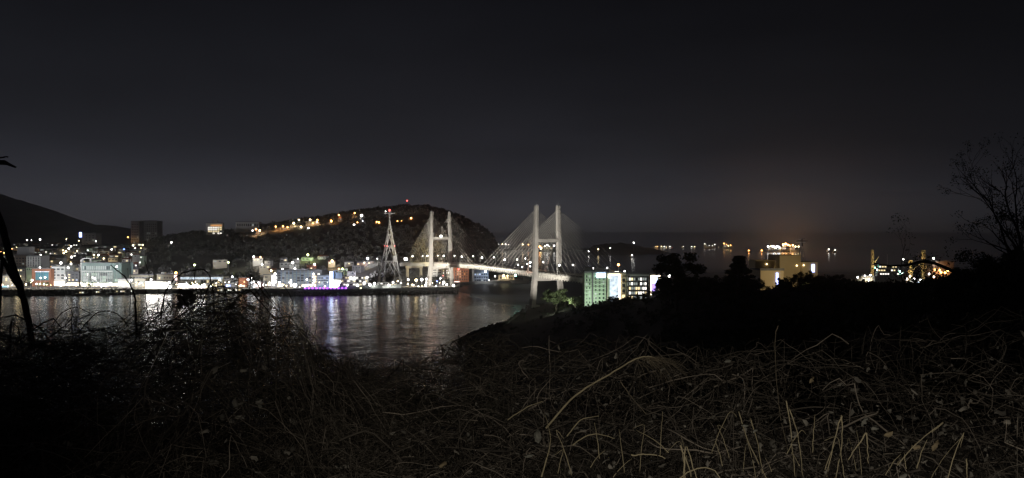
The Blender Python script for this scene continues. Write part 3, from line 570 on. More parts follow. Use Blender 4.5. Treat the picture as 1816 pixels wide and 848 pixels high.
for ri, (yy, D0, hpx) in enumerate(ROWS):
    spots = []
    u = -2 + rng.uniform(0, 10)
    while u < (262 if ri < 4 else 242):
        w = rng.uniform(9, 19)
        if not any(abs(u - h_[0]) < (w + h_[3]) / 2 - 3 and abs(D0 - h_[2]) < 40 for h_ in HOUSES): spots.append((u, w))
        u += w + rng.uniform(1, 8)
    for i, (u, w) in enumerate(spots):
        wl = random.choice(['grey', 'brown', 'cream', 'white', 'grey', 'dgrey', 'mint'])
        cname = {'grey': 'grey', 'brown': 'brown', 'cream': 'cream', 'white': 'white', 'dgrey': 'dark', 'mint': 'pale green'}[wl]
        house(u, yy + rng.uniform(-2, 2), D0 + rng.uniform(-14, 14), w, hpx * rng.uniform(.8, 1.3), wl, f'{cname} house, {NAMES[i]} from the left in the {NAMES[ri]} row below the mountain', gable=random.random() < .3, nwin=random.choice([2, 3, 4]), wk=(['dark', 'dim', 'warm', 'white'], [5, 3, 1, 1]))
# ------------------------------------------------------------------ lamps (each one a thing); poles reach the ground or what carries them
lampdata = []
def lamp(u, y, D, col, r, phrase, z0=None, cat='lamp', name='street_lamp', pole=None, arm=False, group=None):
    lampdata.append((u, y, D, col, r, phrase, z0, cat, name, arm, group))
SPOTC = dict(white=(1, .95, .86), cool=(.84, .92, 1), warm=(1, .76, .42), orange=(1, .46, .14), yellow=(.86, 1, .36), red=(1, .14, .1), blue=(.2, .3, 1), green=(.3, 1, .7))
hoods = {}
def hood(par, loc, r, col):
    key = (col, round(r, 1))
    if key not in hoods:
        l = bpy.data.lights.new('lamp_light', 'SPOT'); l.color = SPOTC.get(col, (1, 1, 1)); l.energy = 5200 * r * r + 900; l.spot_size = math.radians(152); l.spot_blend = .5; l.shadow_soft_size = .3; hoods[key] = l
    o = bpy.data.objects.new('lamp_light', hoods[key]); COL.objects.link(o); o.parent = par; o.location = loc; o.rotation_euler = (math.radians(28), 0, 0)
def flush_lamps():
    by = {}
    for L in lampdata: by.setdefault((L[5], L[8]), []).append(L)
    for (ph, _), ls in by.items():
        ls.sort(key=lambda L: L[0]); n = len(ls)
        for i, (u, y, D, col, r, phrase, z0, cat, name, arm, group) in enumerate(ls):
            lab = phrase if n == 1 else (phrase + ', ' + (f'left of two' if i == 0 else 'right of two') if n == 2 else phrase + f', {NAMES[i]} of {n} from left')
            p = P(u, y, D); g0 = far_z(u, D) if z0 is None else z0
            e = empty(name, (p.x, p.y, min(g0, p.z - 2.5)), 0, lab, cat, group or 'street lamps of the far shore')
            h = p.z - e.location.z
            mb = MB().tube([(0, 0, -.3), (0, 0, h - r * .8)], [.16, .10], 5)
            mb.build('pole', M['steel'], e)
            bulb(e, (0, 0, h), r, col)
            if col != 'red' and r > .62: hood(e, (0, 0, h - r * .8 - .1), r, col)
Q = 803
for u, y, col, r in [(2, 497, 'warm', 1.0), (30, 494, 'warm', 1.5), (34, 500, 'warm', 1.0), (57, 497, 'white', 1.2)]: lamp(u, y, Q, col, r, 'white lamp on the left quay before the orange framed building', 3.2)
for u, y, col, r in [(72, 493, 'white', .9), (80, 492, 'cool', 1.1), (121, 475, 'white', 1.3), (116, 493, 'white', 1.0)]: lamp(u, y, 812, col, r, 'white lamp on the quay around the white office block', 3.2)
for u, y, col, r in [(134, 503, 'cool', .9), (168, 494, 'white', 1.2), (207, 473, 'white', 1.1), (196, 503, 'cool', 1.6), (146, 504, 'white', 1.3), (180, 504, 'white', .8)]: lamp(u, y, 806, col, r, 'white lamp on the promenade before the glass hall', 3.2)
for u, y, col, r in [(233, 497, 'white', 1.2), (247, 503, 'warm', .9), (268, 496, 'white', 1.2)]: lamp(u, y, 806, col, r, 'white lamp between the cafe and the blazing seafood hall', 3.2)
for u, y, col, r in [(312, 484, 'orange', 1.6)]: lamp(u, y, 850, col, r, 'orange lamp behind the roof of the cream building', 3.2)
for u, y, col, r in [(300, 501, 'white', 1.2), (318, 505, 'warm', .9), (346, 500, 'warm', .9), (376, 505, 'warm', .8), (390, 497, 'white', 1.2), (384, 507, 'warm', .8)]: lamp(u, y, 808, col, r, 'warm lamp before the long arcade', 3.2)
lamp(412, 491, 840, 'cool', 1.2, 'white lamp above the grey shop roof', 3.2)
for u, y, col, r in [(440, 496, 'cool', 1.3), (446, 491.5, 'white', 1.3), (450.5, 500, 'white', 1.2)]: lamp(u, y, 812, col, r, 'white post lamp right of the orange shop', 3.2)
for u, y, col, r in [(464, 501.5, 'white', 1.2), (488, 486, 'white', 1.4), (489, 493, 'white', 1.3), (489, 500, 'white', 1.3)]: lamp(u, y, 815, col, r, 'white lamp beside the tall white vertical sign', 3.2)
for u, y, col, r in [(523, 506, 'cool', 2.6), (544, 496, 'white', 1.0), (557, 497, 'white', 1.4), (508, 507, 'warm', .8)]: lamp(u, y, 815, col, r, 'white lamp before the parking structure', 3.2)
for u, y, col, r in [(556, 486, 'white', 1.1), (556, 491, 'warm', 1.1)]: lamp(u, y, 834, col, r, 'stacked stair lamp at the right end of the parking structure', 3.2)
for u, y, col, r in [(501, 478, 'white', 1.4), (510, 479, 'white', 1.3), (523, 477.5, 'white', 1.7)]: lamp(u, y, 880, col, r, 'white lamp behind the parking structure roof')
for u, y, col, r in [(568, 481, 'warm', 1.3), (572, 486, 'warm', .9)]: lamp(u, y, 845, col, r, 'warm lamp between parking structure and blue building')
for u, y, col, r in [(622, 493, 'white', 1.4), (628, 494, 'white', 1.4), (634, 506, 'white', 1.6), (640, 511, 'warm', 1.0), (646, 502, 'white', 1.5), (651, 492, 'white', 1.3), (656, 505, 'white', 1.7), (664, 503, 'white', 1.6), (690, 506, 'white', 1.4), (697, 501, 'white', 1.2), (616, 506, 'white', 1.1)]:
    lamp(u, y, 793, col, r, 'white deck lamp on the ships behind the breakwater', .5, 'deck lamp', 'deck_lamp', group='lamps on the moored ships')
for u, y, col, r in [(724, 496, 'white', 1.3), (738, 497, 'warm', 1.8), (748, 496, 'white', 1.8), (756, 495, 'white', 1.3), (731, 505, 'warm', .9), (755, 506, 'white', 1.5)]: lamp(u, y, 835, col, r, 'white lamp under the bridge approach by the portal pier', 3.1)
for u, y, col, r in [(775, 499, 'blue', .8), (781, 494, 'white', 1.0), (786, 489, 'red', .7), (787, 501, 'white', 1.6), (792, 505, 'white', 1.3), (804, 507, 'white', 1.7), (773, 508, 'white', 1.0)]: lamp(u, y, 838, col, r, 'lamp at the foot of the far pylon', 3.1)
for u, y, col, r in [(813, 477.5, 'red', 1.2)]: lamp(u, y, 905, col, r, 'red lamp over the orange waterfront block', 2.8)
for u, y, col, r in [(829, 501, 'white', .8), (861, 481.5, 'cool', 1.5), (867, 497, 'white', .7)]: lamp(u, y, 925, col, r, 'white lamp by the blue terrace building', 2.8)
for u, y, col, r in [(878, 490, 'white', 1.1), (893, 489, 'warm', 1.5), (900, 489, 'warm', .9)]: lamp(u, y, 945, col, r, 'warm lamp on the quay beyond the bridge span', 2.8)
for k_, (a_, b_, n_, ph) in enumerate([(2, 56, 7, 'small lamp low on the left quay'), (60, 140, 12, 'small lamp low before the white office block'), (142, 212, 12, 'small lamp low before the glass hall'), (214, 314, 12, 'small lamp low around the blazing seafood hall'), (316, 440, 14, 'small lamp low before the long arcade'), (442, 490, 7, 'small lamp low around the corner shop'), (492, 612, 14, 'small lamp low before the parking structure and its neighbours'), (706, 802, 10, 'small lamp low on the quay under the bridge')]):
    for i in range(n_): lamp(a_ + (b_ - a_) * (i + rng.uniform(.15, .85)) / n_, rng.uniform(500, 509.5), 807 if a_ < 640 else 834, random.choice(['white', 'warm', 'cool', 'white', 'warm']), rng.uniform(.35, 1.0), ph, 3.2)
for ph, a_, b_, n_ in (('added facade lamp between the houses behind the left quay', 0, 90, 16), ('added facade lamp between the houses behind the white office block', 92, 170, 15), ('added facade lamp between the houses behind the glass hall', 172, 250, 13)):  # extra lamps, added to raise the brightness of the house fronts
    for i in range(n_):
        D_ = ROWS[int(rng.integers(1, 7))][1] - rng.uniform(20, 30); u_ = a_ + (b_ - a_) * (i + rng.uniform(.1, .9)) / n_; p_ = Vector((X(u_, D_), D_, far_z(u_, D_) + rng.uniform(6, 10)))
        lamp(u_, 424 + (CAMZ - p_.z) / D_ * F_PX - 14, D_, random.choice(['white', 'warm', 'white', 'cool', 'warm', 'orange']), rng.uniform(.6, 1.2), ph)
# hillside lamps
for u, y, D, col, r in [(48, 426, 1450, 'white', 1.6), (71, 425, 1450, 'white', 1.9), (56, 426, 1440, 'white', .9)]: lamp(u, y, D, col, r, 'white lamp below the big mountain')
for u, y, D, col, r in [(72, 453, 1000, 'white', 1.5), (74, 467, 930, 'white', 1.3), (71, 475, 890, 'white', 1.2), (108, 466.5, 930, 'white', 1.7)]: lamp(u, y, D, col, r, 'white lamp behind the framed building')
for u, y, D, col, r in [(117, 446, 1120, 'warm', 1.5), (122, 441, 1150, 'white', 1.6), (126, 437, 1180, 'white', 1.4), (127, 456, 1020, 'white', 1.6), (126, 468, 920, 'white', 1.2), (113, 449, 1100, 'warm', 1.2)]: lamp(u, y, D, col, r, 'lamp in the bright lane climbing the left slope')
for u, y, D, col, r in [(140, 427, 1440, 'warm', 1.1), (170, 428, 1440, 'white', 1.3), (118, 424, 1460, 'warm', 1.0), (198, 442.5, 1200, 'white', 1.4), (220, 442, 1200, 'blue', 1.2), (236, 435.5, 1330, 'white', 1.3), (253, 434.5, 1340, 'warm', 1.4), (227, 421, 1540, 'orange', 1.3), (250, 440, 1250, 'warm', .8), (174.5, 452.5, 1060, 'white', 1.4), (184, 458.5, 1010, 'warm', 1.0)]: lamp(u, y, D, col, r, 'small lamp among the houses left of the bare slope')
lamp(304, 430, 1210, 'white', 1.5, 'lone white lamp high on the bare slope'); lamp(345, 470, 905, 'yellow', 1.2, 'yellow green lamp above the long arcade'); lamp(405, 465.5, 960, 'yellow', 1.2, 'yellow green lamp on the wooded slope')
for u, y, D, col, r in [(450, 455.5, 985, 'white', 1.4), (462, 456, 985, 'warm', 1.0), (465, 469, 950, 'white', 1.4), (481, 480, 915, 'warm', 1.4)]: lamp(u, y, D, col, r, 'lamp at the left end of the village below the hill')
for u, y, D, col, r in [(519, 466, 955, 'white', 1.8), (558, 469, 950, 'white', 1.5), (546, 452, 1020, 'yellow', 1.6), (589, 463, 975, 'warm', 1.8), (601, 477, 930, 'orange', 1.0), (607, 477, 930, 'yellow', 1.2), (652, 458.5, 985, 'cool', 1.7), (646, 466, 975, 'warm', .9), (669, 459, 990, 'white', .8), (528, 459, 1000, 'white', .9)]: lamp(u, y, D, col, r, 'lamp among the village houses under the wooded hill')
for u, y, D, col, r in [(448, 409, 1225, 'white', 1.3), (454, 406.5, 1225, 'orange', 1.7), (460.5, 409, 1225, 'warm', 1.7), (489, 402, 1230, 'orange', 1.4), (502, 401.5, 1220, 'orange', 1.5), (521, 396, 1235, 'warm', 2.0), (530, 390, 1245, 'warm', 1.5), (534, 402.5, 1212, 'warm', 1.9), (547, 405, 1207, 'white', 1.7), (550, 390, 1230, 'warm', 1.8), (563, 390.5, 1228, 'orange', 1.5), (562, 394, 1226, 'warm', 1.5), (587.5, 392, 1225, 'orange', 1.9), (510, 403, 1222, 'orange', 1.3), (555, 396, 1226, 'orange', 1.2)]:
    lamp(u, y, D, col, r, 'orange lamp among the lit houses of the upper hill' if col in ('orange', 'warm') else 'white lamp in the orange lit upper hill')
for u, y, D, col, r in [(601, 381.5, 1238, 'orange', 1.4), (629, 378, 1220, 'orange', 1.3), (641, 382.5, 1215, 'white', 2.4), (628, 399.5, 1185, 'white', 2.3), (634, 394.5, 1195, 'orange', 1.0), (643, 392, 1200, 'cool', .8)]: lamp(u, y, D, col, r, 'lamp near the hill crest left of the transmission tower')
for u, y, D, col, r in [(668, 393.5, 1182, 'orange', 1.2), (672, 394.5, 1182, 'orange', 1.4), (677.5, 401, 1170, 'white', 1.4), (684, 375, 1220, 'white', .9), (705, 392.5, 1188, 'orange', 1.2), (712, 392.5, 1188, 'orange', 1.3), (718.5, 393, 1188, 'warm', 1.1), (729, 387, 1192, 'orange', 1.6), (731, 391, 1192, 'orange', 1.0), (713.5, 374.5, 1230, 'cool', .9), (738, 409.8, 1150, 'white', 1.5), (741, 393.5, 1190, 'warm', .7)]:
    lamp(u, y, D, col, r, 'lamp on the hill crest around the transmission tower')
# bridge lamps: pairs every 48 m
k = 0
for i, s in enumerate([-78, -30, 18, 66, 114, 162, 210, 258, 306]):
    for sd in (-1, 1):
        p = B(s, sd * 8.0, zd(s) + .1)
        order = NAMES[i] + ' pair from the near shore'
        e = empty('bridge_lamp', tuple(p), 0, f'white lamp on the {"near" if sd < 0 else "far"} side of the bridge deck, {order}', 'street lamp', 'lamps on the bridge deck')
        h = 8.6; d = BT * (-sd)
        MB().tube([(0, 0, 0), (0, 0, h - .5), tuple(d * .6 + Vector((0, 0, h))), tuple(d * 1.8 + Vector((0, 0, h + .15)))], [.2, .16, .13, .1], 6).build('pole', M['white'], e)
        bulb(e, tuple(d * 1.8 + Vector((0, 0, h - .3))), .95 if sd < 0 else .7, 'white')
e = empty('lit_sign', tuple(B(325, -7.9, zd(325) + .1)), 0, 'bright square white lit sign at the far end of the bridge', 'sign')
MB().tube([(0, 0, 0), (0, 0, 5)], .2, 6).build('post', M['steel'], e); MB().box(-1.8, 1.8, -.3, .3, 3.8, 6.8).build('panel', SIGN['white'], e)
def small_lamp(name, u, y, D, col, r, label, zsup, cat='lamp'):
    p = P(u, y, D); e = empty(name, (p.x, p.y, zsup), 0, label, cat); 
    MB().tube([(0, 0, 0), (0, 0, p.z - zsup)], .12, 5).build('bracket', M['steel'], e); bulb(e, (0, 0, p.z - zsup), r, col)
small_lamp('navigation_light', 914, 488.5, 690, 'green', 1.2, 'green navigation light hung under the middle of the bridge span', zd(40) - 2.6)
small_lamp('pylon_lamp', 782, 419, 851, 'white', 1.6, 'white lamp on the upper cross beam of the far pylon', 55.7)
flush_lamps()
# a row of violet lanterns on the breakwater
for i in range(12):
    u = 541 + i * 6.55; D = float(np.interp(u, [a for a, _ in BWL], [b for _, b in BWL])) + .4; zt = Z(516.2 - .25 * i / 3, D)
    e = empty('violet_lantern', (X(u, D), D, 4.58), 0, f'violet lantern on the breakwater, {NAMES[i]} of twelve from the left', 'lantern', 'violet lanterns along the breakwater')
    MB().tube([(0, 0, 0), (0, 0, .8)], .12, 5).build('post', M['dark_steel'], e)
    MB().ball((0, 0, 1.45), 1.25, .8, 8, 6).build('lantern_globe', LAMP['violet'], e, None, True)

# ------------------------------------------------------------------ red harbour beacon tower
D = 776; bx = X(464, D)
e = empty('harbour_beacon', (bx, D, 4.58), 0, 'dark red harbour light tower at the left end of the breakwater', 'lighthouse')
MB().tube([(0, 0, 0), (0, 0, .8), (0, 0, 1.0), (0, 0, 7.2)], [2.0, 2.0, 1.25, .8], 10).build('tower', M['red'], e)
MB().tube([(0, 0, 7.2), (0, 0, 7.5)], 1.4, 10).build('gallery', M['red'], e); MB().tube([(0, 0, 7.5), (0, 0, 8.8), (0, 0, 9.6)], [.7, .7, .1], 8).build('lantern_room', M['glass'], e)

# ------------------------------------------------------------------ ships and boats
def vessel(name, label, u, D, L, hm, hc, rz=0, hullm='darkhull', lights=(), group=None, cabw='white', decks=2, cab=(.05, .32), mast=True, cat='ship', sheer=1.35):
    e = empty(name, (X(u, D), D, 0), rz, label, cat, group); w = L * .17
    mb = MB(); st = [(-.5, .75, 1.0), (-.3, 1, 1.0), (.15, 1, 1.0), (.36, .72, 1.12), (.5, .06, sheer)]
    for (t, ww, hz) in st: mb.v += [(t * L * .97, -w / 2 * ww * .7, -.8), (t * L * .97, w / 2 * ww * .7, -.8), (t * L, w / 2 * ww, hm * hz), (t * L, -w / 2 * ww, hm * hz)]
    for i in range(len(st) - 1):
        for j in range(4): mb.f.append((i * 4 + j, i * 4 + (j + 1) % 4, (i + 1) * 4 + (j + 1) % 4, (i + 1) * 4 + j))
    mb.f.append((3, 2, 1, 0)); mb.f.append((16, 17, 18, 19)); mb.build('hull', M[hullm], e)
    z = hm
    for d in range(decks):
        a, c = L * (cab[0] - .5 + .03 * d), L * (cab[1] - .5 - .03 * d); h = hc / decks
        f = MB().box(a, c, -w * (.42 - .06 * d), w * (.42 - .06 * d), z + .003 + (.001 if d else -.3), z + h).build('deckhouse', M[cabw], e)
        nw = max(2, int((c - a) / 2.6))
        for i in range(min(nw, 9)):
            o = link('window', pane(WIN[random.choice(['white', 'warm', 'dark'])]), f, (a + (c - a) * (i + .5) / min(nw, 9), -w * (.42 - .06 * d) - .03, z + h * .55)); o.scale = ((c - a) / min(nw, 9) * .6, 1, h * .35)
        z += h
    if mast: MB().tube([((cab[0] + cab[1] - 1) / 2 * L, 0, z - .2), ((cab[0] + cab[1] - 1) / 2 * L, 0, z + hc * 1.0)], [.25, .1], 6).build('mast', M['white'], e)
    for (t, zz, r, col) in lights:
        MB().tube([(t * L, 0, hm * .8), (t * L, 0, zz)], .1, 4).build('lamp_post', M['steel'], e); bulb(e, (t * L, 0, zz), r, col)
    return e
vessel('moored_ship', 'white moored ship with stacked superstructure behind the breakwater, left one', 638, 796, 44, 6.5, 10, 0, 'hull', cab=(.05, .72), decks=3, cabw='white')
vessel('moored_ship', 'white ship with a high pale bow pointing right behind the breakwater', 682, 800, 34, 7.0, 3.2, 0, 'hull', cab=(.3, .62), decks=1, cabw='white', sheer=1.25)
vessel('moored_ship', 'white workboat moored under the transmission tower right of the high bow', 702, 806, 18, 3.4, 5, .1, 'hull', cab=(.15, .6), decks=2, cabw='white', lights=((.1, 11, .9, 'warm'),))
for i, (u, D, L, rz) in enumerate([(150, 762, 13, .1), (178, 768, 12, -.1), (196, 771, 14, .2), (210, 774, 11, 0), (222, 776, 12, .15), (236, 778, 13, -.2)]):
    vessel('fishing_boat', f'small fishing boat moored below the glass hall quay, {NAMES[i]} of six from the left', u, D, L, 1.6, 2.2, rz, random.choice(['hull', 'darkhull']), group='fishing boats along the left quay', decks=1, cab=(.12, .45), cat='boat')
for i, (u, D, L, rz) in enumerate([(395, 790, 14, .1), (412, 791, 13, -.1), (427, 792, 15, .1), (480, 797, 12, .1), (496, 798, 13, 0), (512, 799, 12, -.1), (530, 800, 13, .1)]):
    vessel('fishing_boat', f'small boat moored between orange shop and breakwater, {NAMES[i]} of seven from the left', u, D, L, 1.7, 2.4, rz, random.choice(['hull', 'hull', 'darkhull']), group='small boats in the inner harbour', decks=1, cab=(.12, .5), cat='boat')
vessel('lit_workboat', 'workboat hung with white lamps seen just above the bridge deck', 931, 1010, 30, 4.5, 9, 0, 'hull', decks=2, cab=(.3, .6), lights=((-.42, 15, .8, 'white'), (-.3, 19, .9, 'white'), (-.12, 16, .9, 'cool'), (.02, 27, 1.1, 'white'), (.1, 20, .9, 'white'), (.22, 17, 1.0, 'white'), (.34, 14, 1.0, 'white'), (.44, 12, .8, 'warm')))
vessel('lit_ship', 'lit ferry with warm and white lamps between the near pylon legs', 970, 2420, 58, 6, 9, 0, 'hull', decks=3, cab=(.2, .8), lights=((-.38, 14, 4.0, 'orange'), (-.3, 9, 4.5, 'warm'), (-.12, 15, 3.2, 'white'), (.02, 19, 3.4, 'white'), (.12, 14, 3.0, 'white'), (.38, 17, 3.0, 'white')))
vessel('lit_ship', 'white blazing cargo ship offshore above the beige building', 1373, 2330, 40, 7, 9, 0, 'hull', decks=2, cab=(.05, .4), lights=[(-.44 + .11 * i, 12 + 5 * random.random(), 3.4, ('white', 'glare', 'warm')[i % 3]) for i in range(9)])
vessel('lit_ship', 'orange lit vessel offshore, left of the two above the beige building', 1393.5, 2330, 24, 8, 11, 0, 'darkhull', decks=2, cab=(.1, .5), lights=((-.3, 22, 3.4, 'flare'), (0, 24, 3.8, 'flare'), (.3, 21, 3.4, 'orange')))
vessel('lit_ship', 'orange lit vessel with a white deck line, right of the two above the beige building', 1409, 2340, 32, 7, 8, 0, 'hull', decks=2, cab=(.1, .5), lights=((-.42, 19, 2.6, 'orange'), (-.15, 20, 3.0, 'flare'), (.1, 16, 2.8, 'warm'), (.38, 16, 2.6, 'warm')))
vessel('lit_ship', 'long grey white lit freighter far out left of the orange ship', 1259, 2850, 44, 7, 8, 0, 'hull', decks=1, cab=(.02, .2), lights=((-.42, 16, 1.6, 'white'), (-.3, 10, 1.3, 'cool'), (-.05, 10, 1.3, 'white'), (.2, 9, 1.3, 'white'), (.4, 14, 1.6, 'white')))
vessel('lit_ship', 'orange lit ship far out above the conifer', 1290, 2800, 34, 6, 8, 0, 'hull', decks=2, cab=(.1, .45), lights=((-.35, 18, 2.2, 'orange'), (-.1, 14, 2.0, 'orange'), (.1, 10, 2.2, 'warm'), (.35, 12, 2.0, 'orange')))
FARB = [(1163, 437, 'warm', 1.4), (1166, 437.5, 'orange', 2.0), (1173, 437, 'warm', 2.2), (1178, 437, 'white', 2.3), (1182, 438.5, 'warm', 1.5), (1188, 437.5, 'white', 2.2), (1192, 439, 'red', 1.2), (1212, 437, 'white', 1.5), (1227, 437, 'white', 1.8), (1232, 437.5, 'warm', 1.7), (1276.5, 440.5, 'orange', 1.8)]
for i, (u, y, col, r) in enumerate(FARB):
    vessel('distant_boat', f'distant boat with one lamp, {["first", "second", "third", "fourth", "fifth", "sixth", "seventh", "eighth", "ninth", "tenth", "eleventh"][i]} of eleven left of the long freighter', u, 2900, 14, 2, 3, 0, 'darkhull', group='distant anchored boats', decks=1, mast=False, cat='boat', lights=((0, Z(y, 2900), r * .75, col),))
for u, y, col, r, lab in [(1328, 444.3, 'orange', 2.3, 'lone boat with an orange lamp left of the blazing cargo ship'), (1351, 444.3, 'orange', 2.3, 'boat with an orange lamp next to the blazing cargo ship'), (1470, 442.5, 'white', 2.2, 'boat with a white lamp right of the small pylon'), (1481, 443.5, 'white', 1.6, 'boat with a dim white lamp farthest right on the bay'), (1121, 452.5, 'white', 1.8, 'boat with a white lamp in front of the dark island')]:
    D = 2300 if u > 1200 else 1850
    vessel('distant_boat', lab, u, D, 14, 2, 3, 0, 'darkhull', group='distant anchored boats', decks=1, mast=False, cat='boat', lights=((0, Z(y, D), r, col),))
def shore_lamp(u, y, D, col, r, lab):
    p = P(u, y, D); e = empty('shore_lamp', (p.x, p.y, -1), 0, lab, 'lamp', 'lamps along the far coast'); MB().tube([(0, 0, 0), (0, 0, p.z + 1)], .25, 5).build('pole', M['steel'], e); bulb(e, (0, 0, p.z + 1), r, col)
for i, (u, y, col, r) in enumerate([(884, 433.5, 'white', 1.4), (891, 433, 'warm', 2.2), (896.5, 433, 'white', 2.4), (902, 434, 'white', 1.2), (927, 433.5, 'warm', 2.6), (937, 434, 'orange', 1.7), (947, 434.5, 'warm', 2.0), (975, 452, 'orange', 1.6), (984, 453, 'orange', 1.7), (1003, 450, 'white', 1.9), (1010, 450, 'white', 2.6), (1022, 450, 'warm', 1.5)]):
    shore_lamp(u, y, 2480, col, r, f'small lamp on the far coast behind the near pylon, {NAMES[i]} of twelve from left')
for u, y, col, r, lab in [(1044, 445.5, 'white', 1.9, 'white lamp on the left foot of the dark island'), (1061, 442, 'warm', 2.0, 'warm lamp on the dark island slope'), (1082, 440, 'white', 1.6, 'white lamp on the middle of the dark island'), (1124, 430.5, 'white', 2.4, 'bright white lamp on the right shoulder of the dark island')]:
    shore_lamp(u, y, 2080, col, r, lab)

# radio tower with a red beacon on the hill crest
D = 1270; zt = Z(356, D); zb = far_z(722, D) - 1
e = empty('hilltop_tower', (X(722, D), D, zb), 0, 'dim hilltop observation tower with a red beacon behind the transmission tower', 'tower'); h = zt - zb
MB().tube([(0, 0, 0), (0, 0, h - 9)], [2.2, 1.6], 8).build('shaft', M['grey'], e); MB().tube([(0, 0, h - 9), (0, 0, h - 7.5), (0, 0, h - 5.5), (0, 0, h - 5)], [1.8, 4.5, 4.5, 2], 12).build('viewing_deck', M['grey'], e); MB().tube([(0, 0, h - 5), (0, 0, h - .5)], .3, 6).build('mast', M['steel'], e)
bulb(e, (0, 0, h), 1.6, 'red').name = 'beacon_lamp'

# ------------------------------------------------------------------ hotel group on the near shore
HD = 480
b = Bld('waterfront_hotel', 'hotel with green lit window bays and a bright white roof sign near the bridge', 1037, 1075, 484, HD, 14, 'mint', z0=12)
b.grid(1038, 1048.5, 487, 560, 2, 11, .42, .6, ['dark', 'dim'], [5, 1]); b.grid(1053, 1074, 491, 560, 3, 10, .42, .6, ['dark', 'dim'], [5, 1])
b.box(1049.5, 1052, 484, 560, 'pilaster', M['dgrey'], .9); b.box(1058, 1073.5, 484.5, 491.5, 'sign', SIGN['bluewhite'], .7); b.slabs(1038, 1074, 487, 560, 10, .35, M['mint'], .5)
mb = MB()
for xx in np.linspace(-b.w / 2 + .3, b.w / 2 - .3, 9): mb.box(xx - .06, xx + .06, .2, .32, b.h + 1.0, b.h + 2.3)
mb.box(-b.w / 2, b.w / 2, .18, .34, b.h + 2.303, b.h + 2.4); mb.box(-6, -1, 4, 9, b.h + .36, b.h + 3.2); mb.box(1, 5.5, 5, 10, b.h + .36, b.h + 2.6); mb.build('roof_plant', M['grey'], b.e)
b = Bld('screen_building', 'building with a glowing bluish screen wall framed by warm light lines', 1077, 1111, 485, HD + 1, 13, 'cream', z0=12)
b.box(1078.5, 1081, 488, 545, 'pilaster', M['mint'], .4); b.box(1081.5, 1097, 488.5, 540, 'screen', SIGN['screen'], .5); b.box(1080, 1100, 486, 487.6, 'light_line', SIGN['line'], .7); b.box(1097.5, 1100, 488, 532, 'light_line', SIGN['line'], .7); b.box(1078.8, 1081, 487.8, 492.5, 'sign', SIGN['white'], .9)
b.slabs(1101, 1111, 492, 540, 5, .5, M['cream'], 1.4, 'balcony'); b.grid(1101, 1111, 492, 540, 1, 5, .5, .55, ['warm', 'dark'], [1, 1]); b.box(1082, 1090, 480.5, 484, 'roof_hut', M['cream'], -2, 6); b.box(1091, 1098, 481.5, 483.8, 'roof_sign', WIN['white'], -1, 2)
(x0, z1) = b.px(1098, 470); mb = MB().tube([(x0, 3, b.h), (x0, 3, z1)], .15, 6); mb.build('beacon_mast', M['steel'], b.e); bulb(b.e, (x0, 3, z1), .9, 'orange')
for uu, yy in ((1100, 483.5), (1108, 481.5)):
    (x0, z1) = b.px(uu, yy); MB().tube([(x0, .5, b.h), (x0, .5, z1)], .1, 5).build('lamp_post', M['steel'], b.e); bulb(b.e, (x0, .5, z1), .62, 'white')
b = Bld('window_block', 'block of five rows of lit windows in a pale frame', 1112, 1151, 487, HD + 2, 14, 'dgrey', z0=12)
b.grid(1115, 1147, 491, 532, 8, 5, .78, .56, ['white', 'dim', 'warm', 'dark'], [4, 5, 2, 1]); b.box(1111.5, 1113.5, 487, 535, 'frame', M['white'], .7); b.box(1113.6, 1151, 487, 489, 'frame', M['white'], .7); b.fins(1115, 1147, 490, 532, 4, .35, M['dgrey'], .4, 'mullion')
(x0, z1) = b.px(1146, 485); bulb(b.e, (x0, .5, z1 - .2), .62, 'white')
b = Bld('sign_tower', 'slim tower outlined in warm light with a white sign at the right end', 1153, 1171, 489, HD + 3, 10, 'dgrey', z0=14)
b.box(1154, 1170.5, 488.5, 490.3, 'light_line', SIGN['line'], .6); b.box(1154, 1155.4, 490.6, 523, 'light_line', SIGN['line'], .6); b.box(1169, 1170.5, 490.6, 520, 'light_line', SIGN['line'], .6); b.box(1156.5, 1165, 492, 502, 'sign', SIGN['bluewhite'], .5); b.box(1157, 1162, 503, 518, 'sign', SIGN['violet'], .5)
for u, y, r, lab in [(1187, 489.5, .85, 'white street lamp right of the sign tower before the round pine'), (1192, 510, .5, 'small lamp low under the round pine'), (1057, 556.5, .45, 'small pale lamp in the trees below the green lit hotel')]:
    p = P(u, y, 400); z0 = near_z(u, 400); e = empty('street_lamp', (p.x, 400, min(z0, p.z - 3)), 0, lab, 'lamp'); MB().tube([(0, 0, -.5), (0, 0, p.z - e.location.z)], .09, 5).build('pole', M['steel'], e); bulb(e, (0, 0, p.z - e.location.z), r, 'white')

# beige hall on the ridge
BD2 = 340
b = Bld('beige_hall', 'beige stepped hall half hidden by trees, lit by two vertical white lights', 1349, 1390, 480, BD2, 14, 'beige', z0=34)
mb = MB(); 
def blk(u0, u1, yt, y0, y1):
    mb.box((u0 - 1349) / F_PX * BD2 - b.w / 2, (u1 - 1349) / F_PX * BD2 - b.w / 2, y0, y1, 0, Z(yt, BD2) - 34)
blk(1357.5, 1394, 464, 14.01, 24); blk(1394.01, 1432, 454, 8, 24); blk(1432.01, 1460, 466, 6, 20)
mb.build('upper_hall', M['beige'], b.e)
b.box(1376.5, 1380, 484, 504, 'light_panel', SIGN['blue'], .3)
o = MB().box((1449 - 1349) / F_PX * BD2 - b.w / 2, (1454 - 1349) / F_PX * BD2 - b.w / 2, 5.7, 5.99, Z(484, BD2) - 34, Z(470, BD2) - 34).build('light_panel', SIGN['blue'], b.e)
